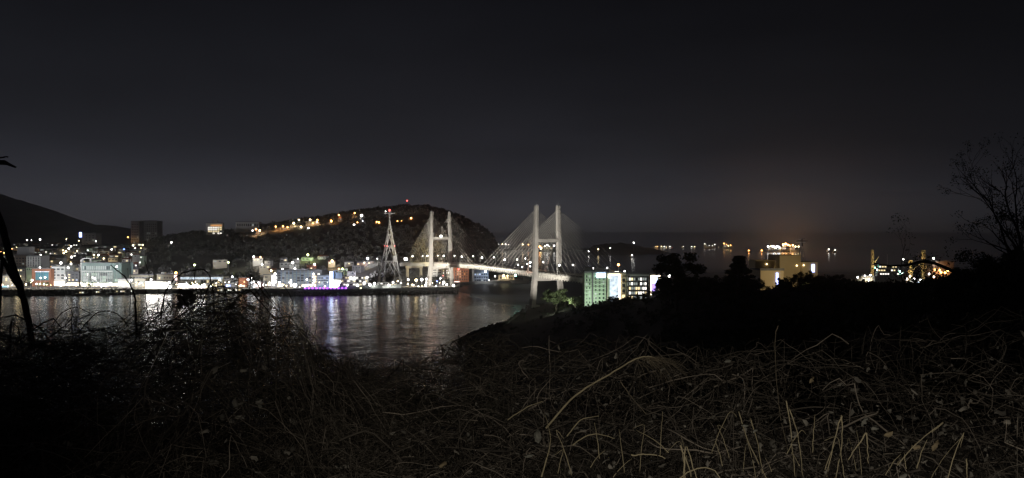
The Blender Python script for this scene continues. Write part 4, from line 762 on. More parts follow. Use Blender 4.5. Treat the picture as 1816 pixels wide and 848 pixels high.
for uu, yy, ln in ((1425, 472.5, 7.8), (1434, 471.5, 5.6), (1378, 471, 13.6)):
    x0 = (uu - 1349) / F_PX * BD2 - b.w / 2; zz = Z(yy, BD2) - 34; bulb(b.e, (x0, ln, zz), .3, 'warm'); MB().box(x0 - .1, x0 + .1, ln, ln + .25, zz - .1, zz + .1).build('lamp_bracket', M['steel'], b.e)
floodlight((X(1420, 318), 318, near_z(1420, 318)), P(1405, 470, 350), 8500, (1, .8, .45), 120, 'small floodlight in the trees before the beige hall', pole=3.5)
# dark pylon beyond it
lattice('power_pylon', 'dark thin lattice pylon behind the beige hall', 'power pylon', (X(1422, 600), 600, near_z(1422, 600)), Z(420, 600) - near_z(1422, 600), 8, (Z(420, 600) - near_z(1422, 600)) * .92, .5, M['dark_steel'], False, [8, 16, 24, 30, (Z(420, 600) - near_z(1422, 600)) * .92], .16)

# ------------------------------------------------------------------ shipyard on the right
SD = 905
mb = MB(); mb.box(X(1505, SD), X(1760, SD), SD - 14, SD + 70, -3, 2.8); tag(mb.build('shipyard_quay', M['paving']), kind='structure')
ls = []
for i in range(13): ls.append((-.46 + .075 * i, 8 + 14 * random.random(), random.choice([.7, .9, 1.2]), random.choice(['white', 'cool', 'white', 'green', 'yellow'])))
vessel('drydock_ship', 'ship under repair wrapped in white and green floodlights', 1577, SD - 22, 34, 12, 12, 0, 'hull', decks=3, cab=(.08, .8), lights=ls, cabw='hull')
def crane(label, u, yt, w, D, arm, mt='rust'):
    zt = Z(yt, D); e = empty('dock_crane', (X(u, D), D, 2.78), 0, label, 'crane', 'dock cranes'); h = zt - 2.8; ww = w / F_PX * D / 2
    mb = MB()
    for sx in (-1, 1):
        for sy in (-1, 1): mb.tube([(sx * ww, sy * ww, 0), (sx * ww * .8, sy * ww * .8, h)], .45, 5)
    k = max(3, int(h / 4))
    for i in range(k):
        z0, z1 = h * i / k, h * (i + 1) / k
        for a, c in (((-1, -1), (1, -1)), ((1, -1), (1, 1)), ((1, 1), (-1, 1)), ((-1, 1), (-1, -1))):
            mb.tube([(a[0] * ww * .9, a[1] * ww * .9, z0), (c[0] * ww * .9, c[1] * ww * .9, z1)], .25, 4); mb.tube([(a[0] * ww * .9, a[1] * ww * .9, z1), (c[0] * ww * .9, c[1] * ww * .9, z1)], .2, 4)
    mb.build('tower', M[mt], e)
    MB().box(-ww * 1.6, ww * 1.6, -ww * 1.6, ww * 1.6, h * .45, h * .45 + 3.2).build('cab', M[mt], e)
    MB().tube([(0, 0, h * .5), arm], [.55, .3], 5).build('boom', M[mt], e)
    MB().tube([(0, 0, h), arm], .1, 4).build('boom_cable', M['dark_steel'], e)
    return e
crane('tall ochre dock crane left of the floodlit ship', 1547, 443, 3.5, SD, (6, -3, 30)); crane('short ochre dock crane with a wide cab right of the floodlit ship', 1615.5, 462, 4, SD, (8, -4, 21)); crane('thick ochre tower crane farthest right in the shipyard', 1638, 444, 5, SD, (16, -4, 15))
b = Bld('yard_office', 'low yard office with a blue white sign strip under the right crane', 1620, 1650, 497, SD - 12, 8, 'white', z0=2.5); b.box(1628, 1646, 500.5, 503.5, 'sign', SIGN['bluewhite'], .5); b.box(1626, 1646, 504.3, 505.5, 'sign', SIGN['violet'], .4)
b = Bld('yard_shed', 'yellowish open shed at the left end of the shipyard', 1528, 1549, 490, SD - 10, 9, 'cream', z0=2.5); b.grid(1529, 1548, 492, 501, 4, 1, .7, .7, ['warm', 'white', 'dark'], [2, 2, 1])
b = Bld('brown_hall', 'brown shed lit by orange lamps at the right end of the shipyard', 1654, 1692, 464, SD + 22, 14, 'brown', z0=2.5)
for i, (u, y, col, r) in enumerate([(1521, 492, 'white', 1.2), (1534, 489, 'pinkw', 1.0), (1544, 488, 'white', 1.2), (1542, 502, 'white', 1.1), (1587, 494, 'white', 1.4), (1602, 460, 'white', 1.1), (1608.5, 495, 'white', 1.7), (1614, 490, 'white', 1.1), (1621, 495, 'white', 1.5), (1633, 496, 'white', 1.6), (1648, 486, 'white', 1.4), (1656, 491, 'white', 1.4), (1655, 458.5, 'white', 1.6)]):
    lampdata.append((u, y, SD - 15 if u != 1655 else SD + 20, col if col in LAMP else 'white', r, 'white lamp in the shipyard', 2.7, 'lamp', 'yard_lamp', False, 'shipyard lamps'))
for u, y in [(1658, 478), (1666, 479), (1669, 483), (1681, 480), (1676, 484)]: lampdata.append((u, y, SD + 12, 'orange', 1.5, 'orange lamp before the brown shed of the shipyard', 2.7, 'lamp', 'yard_lamp', False, 'shipyard lamps'))
keep = lampdata[-18:]; lampdata[:] = keep; flush_lamps()
floodlight((X(1600, SD - 12), SD - 14, 2.8), P(1580, 470, SD + 10), 150000, (1, .85, .55), 150, 'floodlight on the shipyard quay', pole=4)

# floodlights that wash the bridge from the shores
floodlight((X(676, 784), 784, 4.6), B(120, -8, 29), 4600000, (1, .94, .82), 46, 'floodlight on the middle of the breakwater aimed at the bridge span', pole=1.4)
floodlight((9, 536, max(.6, near_z(U(9, 536), 536))), B(0, -4, 48), 600000, (1, .94, .85), 44, 'floodlight on the headland rocks aimed up at the near pylon', pole=3.2)
floodlight((X(740, 792), 790, 4.6), B(SPAN, -10, 50), 560000, (1, .94, .84), 90, 'floodlight on the breakwater aimed up at the far pylon', pole=1.4)
floodlight((X(1000, 500), 490, near_z(1000, 490)), P(986, 526, 525), 24000, (.88, 1, .72), 110, 'floodlight under the pale tree by the near pylon', pole=1.2)
for uu, yy, tu, ty, pw, lab in ((300, 484, 350, 440, 240000, 'floodlight on the cream building roof aimed at the bare slope'), (532, 478, 540, 425, 210000, 'added floodlight on the parking structure roof brightening the wooded hill'), (648, 480, 690, 410, 170000, 'added floodlight above the white ships brightening the wooded hill')):
    p = P(uu, yy, 846 if uu < 600 else 906); floodlight(p - Vector((0, 0, 2)), P(tu, ty, 1180), pw, (.92, .88, 1), 120, lab, pole=1.6)  # the two on the wooded hill are added to brighten it
floodlight((X(684, 800), 800, 4.6), (X(691, 880), 880, 46), 110000, (.93, .95, 1), 60, 'added floodlight on the breakwater brightening the lattice tower', pole=1.4)  # extra flood, added to make the tower paler
for i_, (uu, zz) in enumerate([(22, 26), (74, 24), (118, 26), (168, 22), (226, 20), (452, 20), (576, 20)]):  # masts added to brighten the town facades broadly
    floodlight((X(uu, 800), 800, 3.2), P(uu + 6, 482, 900), 52000, (.95, .97, 1), 128, f'added mast floodlight brightening the town fronts, {NAMES[i_]} of seven from left', 'added mast floodlights on the promenade', pole=zz)
for uu in (1043, 1063): floodlight((X(uu, 462), 462, near_z(uu, 462) + .5), P(uu, 508, 482), 7500, (.86, 1, .82), 140, f'green floodlight at the foot of the {"left" if uu < 1050 else "right"} hotel bay', pole=2)
# ------------------------------------------------------------------ far woods: one mass of crowns over the hill
def leaf_cloud(cent, rad, nleaf, size, tone=(.6, 1.4), flat=.8):
    """random small triangles/quads spread through ellipsoids: arrays (V, F quads, tone)"""
    cent = np.asarray(cent); k = len(cent); idx = np.repeat(np.arange(k), nleaf); n = len(idx)
    d = rng.normal(size=(n, 3)); d /= np.linalg.norm(d, axis=1)[:, None]; q = rng.random(n) ** .45
    p = cent[idx] + d * q[:, None] * np.asarray(rad)[idx][:, None] * np.array([1, 1, flat])
    a = rng.normal(size=(n, 3)); a /= np.linalg.norm(a, axis=1)[:, None]; bb = np.cross(a, rng.normal(size=(n, 3))); bb /= np.linalg.norm(bb, axis=1)[:, None]
    s = (np.asarray(size)[idx] if hasattr(size, '__len__') else size) * rng.uniform(.6, 1.4, n)
    s = np.asarray(s)[:, None]
    V = np.stack([p - a * s, p + bb * s * .6, p + a * s, p - bb * s * .6], 1).reshape(-1, 3)
    F = np.arange(n * 4).reshape(n, 4); t = np.repeat(rng.uniform(*tone, k)[idx] * rng.uniform(.8, 1.2, n), 4)
    return V, F, t
cent = []; rad = []
while len(cent) < 4300:
    u = rng.uniform(262, 884); dr = interp(u, RIDGED); D = rng.uniform(interp(u, SHORE) + 95, dr + 25)
    near = rng.random()
    if u < 440 and D < 1080 and near < .80: continue
    if rng.random() < .35: D = rng.uniform(dr - 60, dr + 20)
    if any(abs(u - hu) < 11 and -14 < D - hd < 26 and False for hu, hd in ()): continue
    z = far_z(u, D); r = rng.uniform(2.4, 4.6) * (1.25 if D > dr - 60 else 1); cent.append((X(u, D), D, z + r * .75)); rad.append(r)
# keep clear in front of houses and lamps
hp = [(h[0], h[2]) for h in HOUSES]
ok = []
for i, c in enumerate(cent):
    u = U(c[0], c[1]); bad = any(abs(u - hu) < 12 and -45 < c[1] - hd < 12 for hu, hd in hp) or (360 < u < 400 and 1180 < c[1] < 1320) or (412 < u < 466 and 1240 < c[1] < 1335)
    if not bad: ok.append(i)
cent = [cent[i] for i in ok]; rad = [rad[i] for i in ok]
V, F, t = leaf_cloud(cent, rad, 46, [r * .34 for r in rad], (.8, 1.25))
tag(link('forest', np_mesh('forest', V, F, M['forest'], 4, False, t)), 'dark wood covering the hill behind the town', 'forest', kind='stuff')
cent = []; rad = []
for i in range(520):
    u = rng.uniform(-60, 262); D = rng.uniform(880, 1480); z = far_z(u, D); r = rng.uniform(1.8, 3.6); cent.append((X(u, D), D, z + r * .7)); rad.append(r)
V, F, t = leaf_cloud(cent, rad, 40, [r * .34 for r in rad], (.6, 1.4))
tag(link('greenery', np_mesh('greenery', V, F, M['forest'], 4, False, t)), 'loose bushes and trees between the houses of the left slope', 'trees', kind='stuff')

# ------------------------------------------------------------------ trees that can be told apart
def tree_meshes(kind):
    if kind == 'pine':
        c = []; r = []
        for i in range(30):
            a = rng.uniform(0, 6.28); q = rng.uniform(.1, 1) ** .5; h = rng.uniform(.34, .95); w = .36 * (1 - abs(h - .66) * 1.2)
            c.append((math.cos(a) * q * w, math.sin(a) * q * w, h)); r.append(rng.uniform(.07, .13))
        V, F, t = leaf_cloud(c, r, 230, .022, (.6, 1.3)); lim = c
    elif kind == 'conifer':
        c = []; r = []
        for i in range(46):
            h = rng.uniform(.1, .98); a = rng.uniform(0, 6.28); w = .30 * (1 - h) + .015; c.append((math.cos(a) * w * rng.uniform(.4, 1), math.sin(a) * w * rng.uniform(.4, 1), h)); r.append(.05 + .07 * (1 - h))
        V, F, t = leaf_cloud(c, r, 90, .020, (.6, 1.3)); lim = c[:18]
    elif kind == 'broad':
        c = []; r = []
        for i in range(26):
            d = rng.normal(size=3); d /= np.linalg.norm(d); q = rng.random() ** .4; c.append((d[0] * q * .36, d[1] * q * .36, .58 + d[2] * q * .32)); r.append(rng.uniform(.08, .15))
        V, F, t = leaf_cloud(c, r, 130, .022, (.5, 1.4)); lim = c
    else:   # bush
        c = []; r = []
        for i in range(20):
            a = rng.uniform(0, 6.28); q = rng.random() ** .5; c.append((math.cos(a) * q * .6, math.sin(a) * q * .6, rng.uniform(.15, .8) * (1 - .5 * q))); r.append(rng.uniform(.12, .24))
        V, F, t = leaf_cloud(c, r, 150, .034, (.5, 1.4)); lim = c
    V[:, 2] = np.maximum(V[:, 2], .02)
    mb = MB(); top = .9 if kind in ('conifer', 'pine') else .5
    mb.tube([(0, 0, -.04), (.006, .004, top * .5), (0, 0, top)], [.026, .019, .006], 7)
    for p in lim[:16]:
        z0 = min(p[2] * .75, top * .9); mb.tube([(0, 0, z0), (p[0] * .5, p[1] * .5, z0 + (p[2] - z0) * .4), p], [.010, .007, .003], 4)
    return (V, F, t), mb
def make_tree_kind(kind, lm):
    (V, F, t), mb = tree_meshes(kind); return np_mesh('crown', V, F, M[lm], 4, False, t), mb.mesh('trunk', M['bark'], True)
TK = {k: [make_tree_kind(k.split('_')[0], 'leaf') for _ in range(2)] for k in ('pine', 'conifer', 'broad', 'bush')}
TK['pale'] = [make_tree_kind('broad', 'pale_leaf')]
nt_ = [0]
def tree(name, label, u, yt, r, kind, wide=1.0, group='dark trees on the near hillside', cat='tree', zf=near_z):
    z0 = zf(u, r); h = max(2.0, Z(yt, r) - z0); cm, tm = random.choice(TK[kind])
    e = empty(name, (X(u, r), r, z0), random.uniform(0, 6.28), label, cat, group); e.scale = (h * wide, h * wide, h)
    link('crown', cm, e); link('trunk', tm, e); return e
tree('pine_tree', 'tall round topped pine standing black against the bay right of the hotels', 1201, 447, 235, 'pine', 1.15)
tree('conifer_tree', 'pointed black conifer left of the beige hall', 1311, 455, 225, 'conifer', 2.0)
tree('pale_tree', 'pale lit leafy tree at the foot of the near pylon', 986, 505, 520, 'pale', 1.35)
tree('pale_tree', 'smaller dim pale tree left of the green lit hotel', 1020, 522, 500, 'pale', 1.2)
SIL = [(1038, 541, 380), (1052, 536, 395), (1066, 530, 390), (1080, 526, 400), (1093, 518, 385), (1106, 530, 380), (1118, 524, 385), (1131, 519, 380), (1143, 516, 370), (1156, 514, 360), (1168, 508, 340), (1180, 500, 300), (1196, 497, 280), (1216, 490, 270), (1232, 485, 260), (1250, 490, 260), (1268, 486, 255), (1286, 492, 250), (1330, 484, 245), (1345, 492, 250), (1362, 507, 250), (1385, 492, 250), (1402, 483, 245), (1420, 480, 250), (1436, 477, 245), (1452, 481, 250), (1470, 478, 240), (1486, 486, 235), (1502, 493, 235), (1518, 500, 230), (1535, 506, 225), (1552, 501, 220), (1570, 503, 215), (1588, 497, 210), (1606, 505, 205), (1625, 500, 200), (1645, 497, 195), (1664, 490, 180), (1685, 484, 170), (1705, 474, 150), (1730, 462, 140), (1757, 452, 130), (1785, 446, 120), (1812, 440, 115), (1840, 434, 110)]
def beside(u):
    for lim, ph in ((1060, 'before the green lit hotel'), (1112, 'before the screen building'), (1160, 'before the block of lit windows'), (1200, 'under the sign tower'), (1300, 'between the round pine and the conifer'), (1350, 'beside the pointed conifer'), (1400, 'before the left half of the beige hall'), (1465, 'before the right half of the beige hall'), (1530, 'between beige hall and shipyard'), (1600, 'before the floodlit repair ship'), (1660, 'before the dock cranes')):
        if u < lim: return ph
    return 'at the dark right edge'
cnt = {}
for u, y, r in SIL: cnt.setdefault(beside(u), []).append((u, y, r))
for ph, ls_ in cnt.items():
    for i, (u, y, r) in enumerate(ls_):
        n = len(ls_); lab = f'black tree {ph}' + (f', {NAMES[i]} of {n} from the left' if n > 1 else '')
        tree('dark_tree', lab, u, y, r, random.choice(['broad', 'pine', 'broad', 'bush']) if u > 1165 else random.choice(['broad', 'bush', 'conifer']), random.uniform(.9, 1.25))
for i, (u, y, r) in enumerate([(592, 632, 11), (622, 612, 13), (650, 602, 15), (680, 596, 16), (712, 606, 15), (742, 604, 17), (772, 600, 18), (800, 598, 20), (632, 640, 11), (700, 630, 12), (760, 622, 14)]):
    tree('dark_bush', f'black bush in the dip before the water, {NAMES[i]} of eleven', u, y, r, 'bush', random.uniform(1.0, 1.5), 'black bushes in the dip', 'bush')
# promenade trees lit green on the left
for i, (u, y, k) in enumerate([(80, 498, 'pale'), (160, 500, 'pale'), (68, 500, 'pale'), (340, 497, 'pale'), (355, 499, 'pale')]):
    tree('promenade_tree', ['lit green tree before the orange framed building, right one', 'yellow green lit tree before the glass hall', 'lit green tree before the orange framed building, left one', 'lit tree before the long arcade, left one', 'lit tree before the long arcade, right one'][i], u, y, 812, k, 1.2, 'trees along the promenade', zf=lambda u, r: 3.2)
# undergrowth covering the hillside
cent = []; rad = []
for i in range(2600):
    u = rng.uniform(815, 2100); r = rng.uniform(26, interp(u, NC) * .96) ** 1.0
    if rng.random() < .4: r = rng.uniform(26, 200)
    z = near_z(u, r)
    if z < .8 : continue
    q = rng.uniform(.7, 1.9) * (1 + r / 500) * (.45 if u < 985 else 1); cent.append((X(u, r), r, z + q * .3)); rad.append(q)
for i in range(1200):
    u = rng.uniform(-500, 830); r = rng.uniform(16, 118); z = near_z(u, r)
    if z < .8: continue
    q = rng.uniform(.5, 1.3); cent.append((X(u, r), r, z + q * .25)); rad.append(q)
V, F, t = leaf_cloud(cent, rad, 60, [r * .22 for r in rad], (.4, 1.3))
tag(link('undergrowth', np_mesh('undergrowth', V, F, M['leaf'], 4, False, t)), 'black undergrowth covering the near hillside', 'undergrowth', kind='stuff')

# ------------------------------------------------------------------ foreground tangle of dry vines
BCREST = [(-700, 600), (-200, 590), (0, 585), (60, 585), (130, 578), (200, 566), (250, 550), (300, 528), (350, 512), (390, 506), (440, 514), (480, 536), (520, 570), (560, 612), (600, 640), (640, 648), (690, 648), (740, 638), (790, 616), (830, 602), (880, 597), (950, 606), (1010, 600), (1080, 604), (1150, 606), (1230, 622), (1300, 628), (1400, 612), (1500, 600), (1600, 592), (1700, 570), (1816, 545), (2500, 520)]
BR = [(-700, 5.2), (200, 5.2), (400, 5.0), (520, 5.4), (640, 6.5), (800, 7.2), (1100, 7.0), (1300, 7.0), (1816, 7.0), (2500, 7.0)]
def brush_top(u, r):
    rc = interp(u, BR); zc = Z(interp(u, BCREST), rc); g0 = terrace(u, min(r, 9)); hc = zc - terrace(u, rc)
    t = r / rc
    if t <= 1: return g0 + max(.16, hc * (0.22 + .78 * ramp01(t, .35, 1.0)))
    return terrace(u, r) + hc * max(0, 1 - (t - 1) * 1.2)
def tubes_np(paths, radii, n, tones):
    """many short tubes at once: paths (m,k,3), radii (m,k)"""
    paths = np.asarray(paths); m, k, _ = paths.shape; T = np.gradient(paths, axis=1); T /= np.linalg.norm(T, axis=2)[..., None] + 1e-9
    ref = np.where(np.abs(T[..., 2:3]) < .9, np.array([0, 0, 1.]), np.array([1., 0, 0])); A = np.cross(T, ref); A /= np.linalg.norm(A, axis=2)[..., None] + 1e-9; Bv = np.cross(T, A)
    w = np.arange(n) * 2 * np.pi / n
    V = paths[:, :, None, :] + (A[:, :, None, :] * np.cos(w)[None, None, :, None] + Bv[:, :, None, :] * np.sin(w)[None, None, :, None]) * np.asarray(radii)[:, :, None, None]
    idx = np.arange(m * k * n).reshape(m, k, n); a = idx[:, :-1]; c = idx[:, 1:]
    F = np.stack([a, np.roll(a, -1, 2), np.roll(c, -1, 2), c], -1).reshape(-1, 4)
    return V.reshape(-1, 3), F, np.repeat(np.asarray(tones), k * n)
def vines(N, u0, u1, rlo, rhi, lmin, lmax, rad, k=13, rise=.6, lift=0.03, crest=.0, wob=.22):
    paths = []; radii = []; tones = []
    for i in range(N):
        u = rng.uniform(u0, u1); rc = interp(u, BR); r = rng.uniform(rlo, rhi) * rc if rng.random() > crest else rng.uniform(.85, 1.1) * rc
        x, y = X(u, r), r
        if math.sin(5.1 * x + 1.7 * math.sin(3.3 * y)) * math.sin(4.3 * y + 1.1 * x + .7) < -.25 and rng.random() < .8: continue
        z = terrace(u, r) + rng.uniform(.1, 1.02) * max(.05, brush_top(u, r) - terrace(u, r))
        L = rng.uniform(lmin, lmax); st = L / (k - 1); az = rng.uniform(0, 6.28); el = rng.uniform(-.3, rise); p = np.array([x, y, z]); q = [p.copy()]
        daz = rng.normal(0, .10); de = rng.uniform(.02, .16)
        for j in range(k - 1):
            kk = 3.2 if rng.random() < .12 else .55
            az += daz + rng.normal(0, wob * kk); el += -de * .6 + rng.normal(0, wob * .8 * kk)
            p = p + st * np.array([math.cos(az) * math.cos(el), math.sin(az) * math.cos(el), math.sin(el)])
            uu = U(p[0], max(p[1], 1.2)); top = brush_top(uu, max(1.5, p[1])) + lift
            if p[2] > top: el = min(el, 0) - .35; p[2] = top - (p[2] - top) * .3 if p[2] - top > .06 else p[2]
            bot = terrace(uu, max(1.5, p[1])) + .01
            if p[2] < bot: p[2] = bot; el = abs(el) * .5
            if p[1] < 1.9: p[1] = 1.9
            q.append(p.copy())
        paths.append(q); rr = rad * min(2.2, rng.lognormal(-.25, .5)); radii.append(np.linspace(rr, rr * .4, k) * rng.uniform(.8, 1.2, k)); tones.append(min(2.2, .62 * rng.lognormal(-.25, .75)))
    return tubes_np(paths, radii, 4, tones)
def stuff(name, arr, mt, label, cat):
    V, F, t = arr; return tag(link(name, np_mesh(name, V, F, mt, 4, True, t)), label, cat, kind='stuff')
stuff('vine_tangle', vines(3400, -160, 640, .42, 1.12, .4, 1.3, .0026, crest=.34, lift=.07, wob=.34), M['vine'], 'mound of bare tangled vines on the left', 'vines')
stuff('vine_tangle', vines(11000, -260, 640, .5, 1.10, .25, .7, .0019, k=8, crest=.30, lift=-.04, wob=.4), M['vine'], 'dense fine twigs filling the left vine mound', 'vines')
stuff('vine_tangle', vines(3600, 560, 900, .5, 1.10, .2, .6, .0017, k=8, crest=.4, lift=-.02, wob=.4), M['vine'], 'dark fine twigs in the dip between the mounds', 'vines')
stuff('vine_tangle', vines(3000, 560, 2000, .36, 1.10, .2, .6, .0015, k=8, crest=.2, lift=.0, wob=.4), M['vine'], 'fine dry twigs filling the middle and right tangle', 'vines')
stuff('vine_tangle', vines(3300, 560, 1330, .36, 1.12, .3, 1.1, .0036, crest=.22, lift=.04, wob=.32), M['vine'], 'low tangle of dry brown vines in the middle foreground', 'vines')
stuff('vine_tangle', vines(2000, 1280, 2080, .36, 1.12, .3, 1.1, .0036, crest=.15, lift=.05, wob=.32), M['vine'], 'dark tangle of dry stems on the right', 'vines')
# dead leaves caught in the tangle
def leaves(N, u0, u1, rlo, rhi, smin, smax):
    V = []; F = []; T = []
    prof = [(-.5, 0), (-.24, .26), (.06, .22), (.32, .27), (.5, 0)]
    for i in range(N):
        u = rng.uniform(u0, u1); rc = interp(u, BR); r = rng.uniform(rlo, rhi) * rc; b0 = terrace(u, r); tp = brush_top(u, r)
        c = np.array([X(u, r), r, b0 + (tp - b0) * rng.uniform(.1, .95)]); s = rng.uniform(smin, smax)
        a = rng.normal(size=3); a /= np.linalg.norm(a); n_ = rng.normal(size=3) + np.array([0, -.8, .5]); bb = np.cross(n_, a); bb /= np.linalg.norm(bb) + 1e-9; nn = np.cross(a, bb); curl = rng.uniform(.4, 2.2)
        base = len(V)
        for (l, w) in prof:
            bend = nn * (l * l) * curl * s * .8
            for sd in (-1, 0, 1): V.append(c + a * l * s + bb * sd * w * s * rng.uniform(.25, 1.25) + bend + nn * abs(sd) * w * s * curl * .5)
        for j in range(4):
            for q in range(2): F.append((base + j * 3 + q, base + j * 3 + q + 1, base + j * 3 + q + 4, base + j * 3 + q + 3))
        T += [rng.uniform(.35, 1.6)] * 15
    return np.array(V), np.array(F), np.array(T)
stuff('leaf_litter', leaves(700, -100, 620, .5, 1.05, .03, .07), M['dead'], 'withered leaves caught in the left vine mound', 'leaves')
stuff('leaf_litter', leaves(900, 600, 1330, .36, 1.0, .02, .06), M['dead'], 'withered leaves in the middle vine tangle', 'leaves')
stuff('leaf_litter', leaves(1100, 1250, 1950, .36, .85, .02, .07), M['dead'], 'grey fallen leaves among the stems on the right', 'leaves')

def stem(name, label, cat, pts, r0, r1, mt, group=None, n=6, sub=6):
    """smooth stalk through points given by picture direction and distance"""
    w = [P(u, y, D) for u, y, D in pts]; out_ = []
    for i in range(len(w) - 1):
        p0, p1, p2, p3 = w[max(i - 1, 0)], w[i], w[i + 1], w[min(i + 2, len(w) - 1)]
        for k in range(sub):
            t = k / sub; out_.append(.5 * ((2 * p1) + (p2 - p0) * t + (2 * p0 - 5 * p1 + 4 * p2 - p3) * t * t + (3 * p1 - p0 - 3 * p2 + p3) * t ** 3))
    out_.append(w[-1]); o0 = out_[0].copy(); m = len(out_)
    mb = MB().tube([p - o0 + Vector((random.gauss(0, min(.0016, r0 * .35)), 0, random.gauss(0, min(.0016, r0 * .35)))) * (1 if 0 < i < m - 1 else 0) for i, p in enumerate(out_)], list(np.linspace(r0, r1, m)), n)
    return tag(mb.build(name, mt, None, o0, True), label, cat, group)
# big bent reed with a feathery head
reed = stem('plume_reed', 'long straw coloured reed bent over to the right with a feathery head', 'reed', [(968, 760, 4.6), (1020, 702, 4.8), (1080, 664, 5.0), (1128, 637, 5.1), (1152, 633, 5.15), (1172, 640, 5.2)], .0068, .0032, M['straw'], None, 6)
V, F, T = [], [], []
paths = []; radii = []
o0 = reed.location
for i in range(64):
    f = rng.random(); a = P(1120 + 52 * f, 637 - 4 * math.sin(f * 3) + 4 * f, 5.12) - o0; q = [np.array(a)]
    dx, dz = rng.uniform(.010, .055), rng.uniform(-.026, .010)
    for j in range(5): q.append(q[-1] + np.array([dx * (1 - .1 * j), rng.normal(0, .010), dz - .007 * j]))
    paths.append(q); radii.append(np.linspace(.0013, .0005, 6))
V, F, T = tubes_np(paths, radii, 3, rng.uniform(.5, 1.4, 64)); link('plume', np_mesh('plume', V, F, M['plume'], 4, True, T), reed)
STR = [([(1212, 860, 3.3), (1216, 792, 3.4), (1232, 838, 3.3), (1242, 870, 3.2)], 'pale straw stalk folded in a sharp peak at the bottom edge'), ([(1120, 808, 3.5), (1140, 806, 3.5), (1168, 808, 3.5), (1180, 813, 3.5)], 'short straw blade lying flat at the bottom edge'),
 ([(1196, 858, 3.3), (1224, 836, 3.3), (1262, 832, 3.35), (1290, 866, 3.3)], 'arched straw blade beside the folded stalk'), ([(1206, 790, 3.5), (1222, 832, 3.45), (1232, 868, 3.4)], 'thin straw stalk leaning left of the arched blade'), ([(1394, 711, 4.2), (1402, 760, 4.1), (1410, 846, 4.0)], 'tall pale upright straw stalk, leftmost of the right hand clump'),
 ([(1400, 726, 4.3), (1414, 770, 4.2), (1424, 845, 4.1)], 'straw stalk just right of the tallest pale stalk'), ([(1492, 737, 4.2), (1478, 790, 4.1), (1466, 846, 4.0)], 'straw stalk leaning left in the middle of the right clump'), ([(1493, 738, 4.2), (1492, 790, 4.1), (1482, 850, 4.0)], 'straw stalk sharing its tip with the leaning one'),
 ([(1536, 768, 3.9), (1520, 792, 3.85), (1504, 816, 3.8)], 'short straw stalk leaning left near the pale leaves'), ([(1537, 768, 3.9), (1538, 792, 3.85), (1540, 822, 3.8)], 'short upright straw stalk near the pale leaves'), ([(1380, 578, 6.2), (1375, 600, 6.1), (1376, 660, 5.8), (1384, 740, 5.2), (1398, 800, 4.8)], 'thin tall brown stem rising alone left of the right clump'),
 ([(1714, 814, 3.8), (1715, 850, 3.7)], 'single straw stub at the bottom right'), ([(1310, 730, 4.4), (1328, 786, 4.2), (1360, 850, 4.0)], 'straw blade drooping right below the grey leaves'), ([(1330, 742, 4.4), (1344, 790, 4.2), (1352, 840, 4.0)], 'second straw blade drooping beside it'), ([(960, 846, 3.7), (976, 780, 4.0), (966, 734, 4.4)], 'straw stalk standing at the foot of the bent reed'),
 ([(900, 745, 4.7), (935, 722, 4.8), (962, 712, 4.8)], 'short straw piece lying left of the bent reed'), ([(1100, 676, 5.2), (1120, 705, 5.1), (1146, 734, 5.0)], 'pale twig crossing under the bent reed'), ([(1015, 790, 4.2), (1050, 770, 4.3), (1090, 778, 4.3)], 'straw stem lying across the middle foreground'), ([(1005, 774, 4.4), (1030, 745, 4.5), (1062, 738, 4.5)], 'curved straw stem above the lying one')]
for pts, lab in STR: stem('straw_stalk', lab, 'straw stalk', pts, .0040, .0022, M['straw'] if 'brown' not in lab and 'twig' not in lab else M['plume'], 'dry straw stalks in the foreground', 5)
for i in range(30):
    u0 = 985 + (1690 - 985) * (i + rng.uniform(.1, .9)) / 30; D0 = rng.uniform(3.3, 4.6); hh = rng.uniform(25, 85); ln = rng.normal(0, 26); y0 = rng.uniform(800, 856)
    stem('straw_stalk', f'thin pale straw blade in the bottom brush, number {i + 1} of thirty counted from the left', 'straw stalk', [(u0, y0, D0), (u0 + ln * .45, y0 - hh * .55, D0 + .05), (u0 + ln, y0 - hh, D0 + .12)] + ([(u0 + ln + rng.uniform(-1, 1) * 26, y0 - hh + rng.uniform(4, 26), D0 + .1)] if rng.random() < .45 else []), .0028, .0011, M['straw'], 'thin straw blades in the bottom brush', 4, 4)
LEAF = [(1572, 768, 3.9, .058, 'tan', 'broad tan withered leaf near the bottom right'), (1528, 745, 4.1, .062, 'grey', 'big grey curled leaf above the leaning straw stalks'), (1550, 757, 4.1, .045, 'grey', 'smaller grey leaf right of the big curled one'), (1622, 794, 3.8, .048, 'tan', 'left leaf of the pale pair at the bottom right'), (1655, 788, 3.8, .06, 'tan', 'right leaf of the pale pair at the bottom right'),
 (1438, 672, 4.7, .05, 'tan', 'pale leaf standing upright above the right straw clump'), (1322, 752, 4.3, .05, 'grey', 'pale grey leaf at the top of the drooping straw blades'), (1338, 762, 4.25, .04, 'grey', 'small grey leaf tucked by the drooping straw blades'), (951, 772, 4.1, .075, 'grey', 'long grey leaf hanging at the foot of the bent reed'), (937, 806, 3.9, .045, 'grey', 'crumpled grey leaf below the bent reed'), (458, 715, 4.2, .062, 'grey', 'single pale leaf hanging in the left mound'), (1598, 846, 3.6, .05, 'grey', 'pale leaf cut by the bottom edge'), (786, 824, 3.8, .045, 'tan', 'round tan leaf at the bottom centre'), (1290, 640, 5.6, .05, 'grey', 'faint grey leaf right of the plume')]
M['tan_leaf'] = mat('tan_leaf', (.21, .17, .11), .85, .45, 45); M['grey_leaf'] = mat('grey_leaf', (.17, .17, .155), .85, .45, 45)
